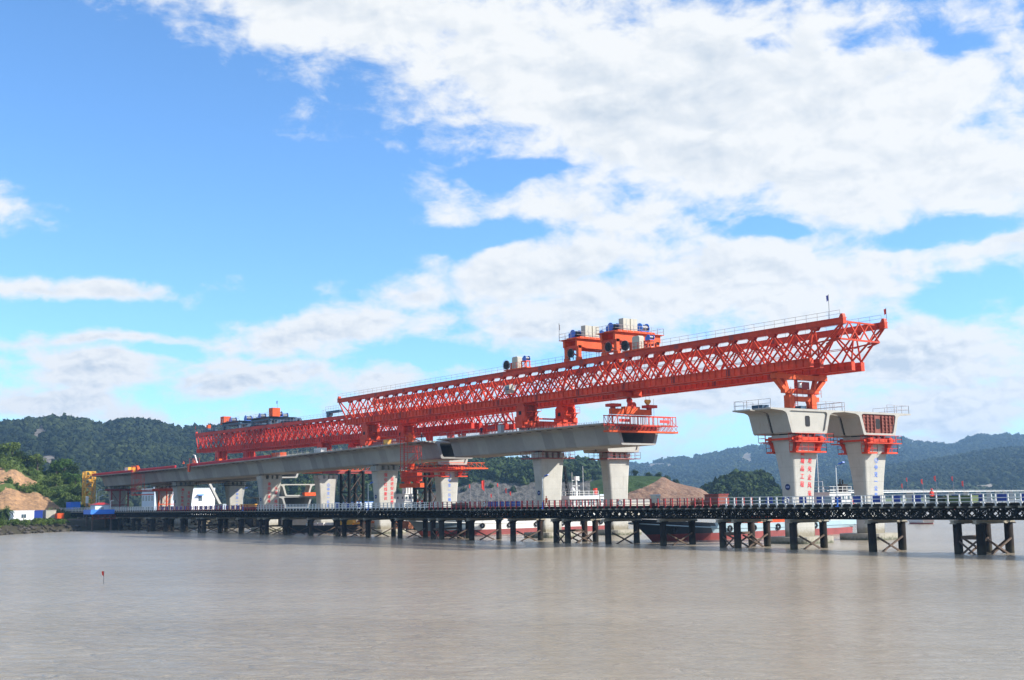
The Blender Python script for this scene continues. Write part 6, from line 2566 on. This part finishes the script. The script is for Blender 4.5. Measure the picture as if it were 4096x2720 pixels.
k.build('roof', 'wallblue', t)
yy = -hy_ + .45 * 2 * hy_
q = MB()
q.b(6, 6.08, yy - .75, yy + .75, 5.5, 7.6)
f = q.build('window', 'grey', t)
q = MB()
q.b(6.08, 6.1, yy - .65, yy - .05, 5.6, 7.5).b(6.08, 6.1, yy + .05, yy + .65, 5.6, 7.5)
q.build('pane', 'glass', f)
q = MB()
q.prism([(6, 8.2), (7.4, 7.75), (7.4, 7.7), (6, 8.1)], 'y', yy - 1.3, yy + 1.3)
q.build('awning', 'skyblue', t)
q = MB()
q.tube((3, -hy_ + 2, 10.6), (3, -hy_ + 2, 13.2), .1, 6).bar((2.2, -hy_ + 2, 12), (3.8, -hy_ + 2, 12), .1)
q.build('antenna', 'white', t)
# mobile crane with a raised boom
t = thing('mobile_crane', 'crane with a long pale boom leaning left of the small blue lettered pier', 'crane', (-290, 35, 3.1))
k = MB()
k.bar((-.5, 0, 2.2), (-13.8, 0, 12.6), .9, .8)
k.bar((-8, 0, 8.1), (-15.0, 0, 13.5), .6, .5)
k.build('boom', 'pale_concrete', t)
k = MB()
k.b(-4, 4, -1.3, 1.3, .7, 1.7).b(-1.5, 1.6, -1.2, 1.2, 1.7, 3.2)
k.build('carrier', 'yellow', t)
for xx in (-3, -1.6, 1.6, 3):
    k = MB()
    k.tube((xx, -1.35, .5), (xx, 1.35, .5), .5, 14)
    k.build('wheel', 'black', t)
# low blue roofed sheds on the far bank
for (px, D, sx, sy, lab) in ((1395, 460, 22, 8, 'long low shed with a light blue roof behind the black pipe tower'), (905, 430, 6, 5, 'small pale shed beside the crane boom')):
    g = far_pt(px, 2010, D)
    box_house('shed', lab, 'shed', (g.x, g.y), sx, sy, 4.2, 'wallblue', 0, False, 0, M['skyblue'] if sx > 10 else None, 3.0)
# two lamp posts and a sign by the yellow tower
for (px, D, h, lab) in ((384, 430, 9.5, 'tall pale pole just right of the yellow tower'), (395, 425, 7.6, 'white lamp post right of the yellow tower')):
    g = far_pt(px, 2040, D)
    t = thing('lamp_post', lab, 'lamp post', (g.x, g.y, 3.0), 0, 'white lamp posts along the trestle')
    k = MB()
    k.tube((0, 0, 0), (0, 0, h), .13, 8, .09)
    k.build('pole', 'white', t)
    k = MB()
    k.tube((0, 0, h - .3), (.3, 1.2, h + .2), .06, 6)
    k.b(.1, .6, .9, 1.7, h + .15, h + .35)
    k.build('lamp_head', 'wallblue', t)
g = far_pt(347, 2040, 415)
t = thing('sign_board', 'tall white sign board in front of the yellow tower', 'sign', (g.x, g.y, 3.0))
k = MB()
k.b(-.08, .08, -.45, .45, 5.3, 7.5)
k.build('board', 'white', t)
k = MB()
for yy in (-.8, 0, .8):
    k.bar((0, yy * 1.4, 0), (0, yy * .2, 5.3), .1)
k.build('stand', 'rail', t)
g = far_pt(18, 2060, 385)
t = thing('palm_tree', 'dark palm tree at the left edge by the site office', 'palm tree', (g.x, g.y, 2.8))
k = MB()
k.tube((0, 0, -.5), (.2, 0, 3.2), .22, 8, .16)
k.build('trunk', 'bark', t)
k = MB()
for i in range(15):
    an = i * 2.4
    el_ = .9 - .09 * i
    prev = Vector((.2, 0, 3.2))
    for j in range(6):
        a_ = el_ - j * .32
        nx_ = prev + Vector((math.cos(an) * math.cos(a_), math.sin(an) * math.cos(a_), math.sin(a_))) * .62
        sd = Vector((-math.sin(an), math.cos(an), 0)) * (.42 * (1 - abs(j - 2) / 5))
        dn = Vector((0, 0, -.22))
        k.add([prev, nx_, nx_ + sd + dn, prev + sd + dn], [(0, 1, 2, 3)])
        k.add([prev, nx_, nx_ - sd + dn, prev - sd + dn], [(0, 1, 2, 3)])
        prev = nx_
k.build('crown', 'leaf_dark', t)

# ---------------------------------------------------------------- things on the trestle
def on_trestle(name, label, cat, px, parts_fn, y=-17.6):
    g = on_Y(px, 2010, y)
    t = thing(name, label, cat, (g.x, y, TZ))
    parts_fn(t)
    return t


def elec(t):
    k = MB()
    k.b(-.6, .6, -.4, .4, .45, 1.55)
    k.build('box', 'cabinet', t)
    k = MB()
    k.prism([(-.7, 1.55), (.7, 1.55), (.6, 1.72), (-.6, 1.72)], 'y', -.5, .5)
    k.build('hood', 'grey', t)
    k = MB()
    for xx in (-.5, .5):
        k.b(xx - .06, xx + .06, -.3, .3, 0, .45)
    k.build('stand', 'darkred', t)


on_trestle('switch_box', 'grey electric box standing on the trestle rail line', 'electric box', 2622, elec, -18.2)


def rusty(t):
    k = MB()
    k.b(-1.4, 1.4, -1, 1, .1, 1.5)
    k.build('tank', 'formwork', t)
    k = MB()
    k.b(-1.5, 1.5, -1.1, 1.1, 1.5, 1.62)
    k.build('lid', 'darkred', t)


on_trestle('rusty_tank', 'rusty brown tank on the trestle where red posts turn white', 'tank', 2866, rusty, -13.5)


def heap(t):
    k = MB()
    for i in range(14):
        k.ball((-2 + i * .3 + random.random() * .3, random.uniform(-.5, .5), .3 + .25 * math.sin(i / 13 * 3.1)), .42, 7, 5)
    k.build('scrap', 'rusthull', t)


on_trestle('scrap_heap', 'dark scrap heap on the trestle left of the rusty tank', 'scrap', 2800, heap, -13.5)


def ring(t):
    k = MB()
    k.torus((0, 0, .55), (0, 1, 0), .34, .09, 18, 7)
    k.build('ring_body', 'white', t)
    k = MB()
    for a in range(4):
        an = a * math.pi / 2 + .4
        k.bc(.34 * math.cos(an), 0, .55 + .34 * math.sin(an), .14, .2, .14)
    k.build('band', 'beamend', t)


for px, lab in ((2480, 'white lifebuoy on the red posts below the blank pier'), (3146, 'weathered lifebuoy hanging on the railing below the near lettered pier'), (874, 'white lifebuoy on the left red railing'), (1936, 'pale lifebuoy on the red posts below the large flag')):
    on_trestle('lifebuoy', lab, 'lifebuoy', px, ring, -18.97)
g = on_Y(3752, 1990, -13)
crate('green_machine', 'olive green machine on the trestle behind the railing', 'machine', g.x + 3.2, -13, 3.4, 1.6, .8, mat('olive', (0.10, 0.14, 0.05), .7), TZ)
crate('tool_box', 'dark olive box on the trestle below the helmeted worker', 'box', g.x + .3, -13.2, 1.8, 1.2, .75, mat('dark_olive', (0.04, 0.05, 0.03), .7), TZ)
for px, lab in ((1840, 'dark timber stack on the trestle below the red flags'),):
    g = on_Y(px, 2010, -14)
    crate('timber_stack', lab, 'timber', g.x, -14, 3.2, 1.4, .7, M['rustbar'], TZ)


# ---------------------------------------------------------------- people
def skin_mesh(name, verts, edges, m, sub=2):
    me = bpy.data.meshes.new(name)
    me.from_pydata([v[0] for v in verts], edges, [])
    o = bpy.data.objects.new(name, me)
    C.objects.link(o)
    md = o.modifiers.new('skin', 'SKIN')
    for i, v in enumerate(verts):
        r = v[1] if isinstance(v[1], tuple) else (v[1], v[1])
        me.skin_vertices[0].data[i].radius = r
        me.skin_vertices[0].data[i].use_root = (i == 0)
    sb = o.modifiers.new('sub', 'SUBSURF')
    sb.levels = sb.render_levels = sub
    dg = bpy.context.evaluated_depsgraph_get()
    out = bpy.data.meshes.new_from_object(o.evaluated_get(dg))
    out.name = name
    bpy.data.objects.remove(o)
    bpy.data.meshes.remove(me)
    out.materials.clear()
    out.materials.append(m)
    for p in out.polygons:
        p.use_smooth = True
    return out


def pose(kind):
    """joint positions for a 1.72 m figure facing -y"""
    hip, chest, neck, head = (0, 0, .93), (0, .0, 1.28), (0, -.01, 1.46), (0, -.03, 1.60)
    if kind == 'stand':
        sh, el_, ha = [(s * .19, 0, 1.38) for s in (-1, 1)], [(s * .27, .02, 1.10) for s in (-1, 1)], [(s * .25, -.10, .86) for s in (-1, 1)]
        hp, kn, ft = [(s * .10, 0, .88) for s in (-1, 1)], [(s * .11, -.03, .48) for s in (-1, 1)], [(s * .12, .02, .07) for s in (-1, 1)]
    elif kind == 'lean':
        chest, neck, head = (0, -.12, 1.25), (0, -.2, 1.41), (0, -.26, 1.54)
        sh, el_, ha = [(s * .19, -.15, 1.33) for s in (-1, 1)], [(s * .26, -.32, 1.12) for s in (-1, 1)], [(s * .2, -.5, 1.1) for s in (-1, 1)]
        hp, kn, ft = [(s * .10, 0, .88) for s in (-1, 1)], [(s * .12, -.06, .48) for s in (-1, 1)], [(s * .14, .04, .07) for s in (-1, 1)]
    else:  # walk
        sh, el_ = [(s * .19, 0, 1.38) for s in (-1, 1)], [(-.26, .14, 1.12), (.26, -.12, 1.12)]
        ha = [(-.24, .05, .88), (.24, -.30, .95)]
        hp, kn, ft = [(s * .10, 0, .88) for s in (-1, 1)], [(-.11, -.16, .50), (.11, .08, .49)], [(-.11, -.22, .08), (.11, .30, .12)]
    return hip, chest, neck, head, sh, el_, ha, hp, kn, ft


PM = {}


def person_meshes(kind):
    if kind in PM:
        return PM[kind]
    hip, chest, neck, head, sh, el_, ha, hp, kn, ft = pose(kind)
    V = [(hip, (.13, .11)), (chest, (.15, .11)), (neck, .055), (head, (.085, .10)), ((head[0], head[1], head[2] + .09), (.075, .085))]
    E = [(0, 1), (1, 2), (2, 3), (3, 4)]
    for i in range(2):
        b = len(V)
        V += [(sh[i], .06), (el_[i], .045), (ha[i], .035), ((ha[i][0], ha[i][1] - .03, ha[i][2] - .1), (.04, .02))]
        E += [(1, b), (b, b + 1), (b + 1, b + 2), (b + 2, b + 3)]
        b = len(V)
        V += [(hp[i], .085), (kn[i], .06), (ft[i], .05), ((ft[i][0], ft[i][1] - .16, .05), (.045, .03))]
        E += [(0, b), (b, b + 1), (b + 1, b + 2), (b + 2, b + 3)]
    body = skin_mesh('body', V, E, M['skin'])
    V = [((hip[0], hip[1], hip[2] - .06), (.165, .14)), (chest, (.19, .145)), ((neck[0], neck[1], neck[2] - .05), .085)]
    E = [(0, 1), (1, 2)]
    for i in range(2):
        b = len(V)
        V += [(sh[i], .085), (el_[i], .068), ((ha[i][0] * .97, ha[i][1], ha[i][2] + .05), .055)]
        E += [(1, b), (b, b + 1), (b + 1, b + 2)]
    jacket = skin_mesh('jacket', V, E, M['vest'])
    V, E = [(hip, (.15, .125))], []
    for i in range(2):
        b = len(V)
        V += [(hp[i], .11), (kn[i], .082), ((ft[i][0], ft[i][1], ft[i][2] + .06), .075)]
        E += [(0, b), (b, b + 1), (b + 1, b + 2)]
    trousers = skin_mesh('trousers', V, E, M['navycloth'])
    hb = MB()
    hb.ball((head[0], head[1], head[2] + .06), .135, 14, 6, 1.05, True)
    hb.tube((head[0], head[1] - .02, head[2] + .05), (head[0], head[1] - .02, head[2] + .075), .165, 14)
    fc = MB()
    fc.ball((head[0] - .03, head[1] - .095, head[2] + .01), .013, 6, 4).ball((head[0] + .03, head[1] - .095, head[2] + .01), .013, 6, 4)
    fc.bar((head[0], head[1] - .10, head[2] + .01), (head[0], head[1] - .115, head[2] - .03), .025)
    fc.b(head[0] - .03, head[0] + .03, head[1] - .10, head[1] - .085, head[2] - .06, head[2] - .05)
    PM[kind] = (body, jacket, trousers, hb, fc)
    return PM[kind]


_hm = {}


def person(loc, rotz, label, kind, top, legs, hat, s=1.0):
    body, jacket, trousers, hb, fc = person_meshes(kind)
    t = thing('person', label, 'person', loc, rotz, 'site workers')
    t.scale = (s, s, s)
    inst('body', body, t)

    def col(me, m):
        if (me.name, m) not in _hm:
            c = me.copy()
            c.materials.clear()
            c.materials.append(M[m])
            _hm[(me.name, m)] = c
        return _hm[(me.name, m)]
    inst('jacket', col(jacket, top), t)
    inst('trousers', col(trousers, legs), t)
    key = (kind, hat)
    if key not in _hm:
        _hm[key] = hb.mesh('hard_hat', M[hat], True)
    inst('hard_hat', _hm[key], t)
    if (kind, 'face') not in _hm:
        _hm[(kind, 'face')] = fc.mesh('face', M['navycloth'])
    inst('face', _hm[(kind, 'face')], t)
    return t


g = on_Y(2186, 2020, -17.4)
person((g.x, -17.4, TZ), R(15), 'worker in a full orange suit standing on the trestle beside a lamp post', 'walk', 'vest', 'vest', 'vest')
g = on_Y(1671, 2010, -16.4)
person((g.x, -16.4, TZ), R(120), 'left of two workers in orange vests chatting on the trestle', 'stand', 'vest', 'navycloth', 'redhat')
person((g.x + 1.0, -16.0, TZ), R(-60), 'right of two workers chatting on the trestle, white helmet and pink red vest', 'stand', 'flagred', 'navycloth', 'white')
g = on_Y(3727, 1975, -12.6)
person((g.x, -12.6, TZ), R(70), 'worker in red with a red helmet at the right part of the trestle', 'stand', 'flagred', 'flagred', 'redhat')
person((-70.6, -7.9, zt(-70.6)), R(40), 'dark clothed worker standing on the deck edge right of the gap', 'stand', 'navycloth', 'navycloth', 'redhat')
person((-92.4, -7.6, zt(-92.4)), R(-20), 'dark clothed worker at the girder end left of the gap', 'stand', 'navycloth', 'navycloth', 'white')
person((-220.2, -7.8, zt(-220)), R(30), 'left orange vested worker on the crimson parapet deck', 'lean', 'vest', 'navycloth', 'redhat')
person((-212.6, -7.6, zt(-212.6)), R(-40), 'right orange vested worker beside the scaffold on the deck', 'lean', 'vest', 'navycloth', 'redhat')
person((-46.6, -5.25, 31.85), R(20), 'left of two men on the near gantry under the left trolley', 'stand', 'vest', 'navycloth', 'redhat')
person((-45.6, -5.2, 31.85), R(-30), 'right of two men on the near gantry under the left trolley', 'stand', 'flagred', 'navycloth', 'redhat')

# marker flag in the open water
t = thing('marker_flag', 'lone small red marker flag standing in the open water', 'flag', (6.6, -106.2, 0))
k = MB()
k.tube((0, 0, -.6), (.03, 0, 1.15), .025, 6)
k.build('stick', 'wire', t)
k = MB()
k.add([(.03, 0, 1.15), (-.28, -.12, 1.12), (-.2, -.1, .85), (.025, 0, .62)], [(0, 1, 2, 3)])
k.build('cloth', 'flagred', t)


# ---------------------------------------------------------------- hazy sea air
hz = MB()
hz.b(-9100, 6100, -3100, 12100, -4, 235)
hm = bpy.data.materials.new('haze_air')
hm.use_nodes = True
hm.node_tree.nodes.clear()
q = NT(hm.node_tree)
pv = q.n('ShaderNodeVolumePrincipled')
pv.inputs['Color'].default_value = (0.38, 0.66, 1.0, 1)
pv.inputs['Density'].default_value = 1.3e-4
pv.inputs['Anisotropy'].default_value = 0.2
ho = q.n('ShaderNodeOutputMaterial')
hm.node_tree.links.new(pv.outputs[0], ho.inputs['Volume'])
tag(hz.build('haze', hm), 'thin blue sea haze in the air', 'haze', kind='stuff')
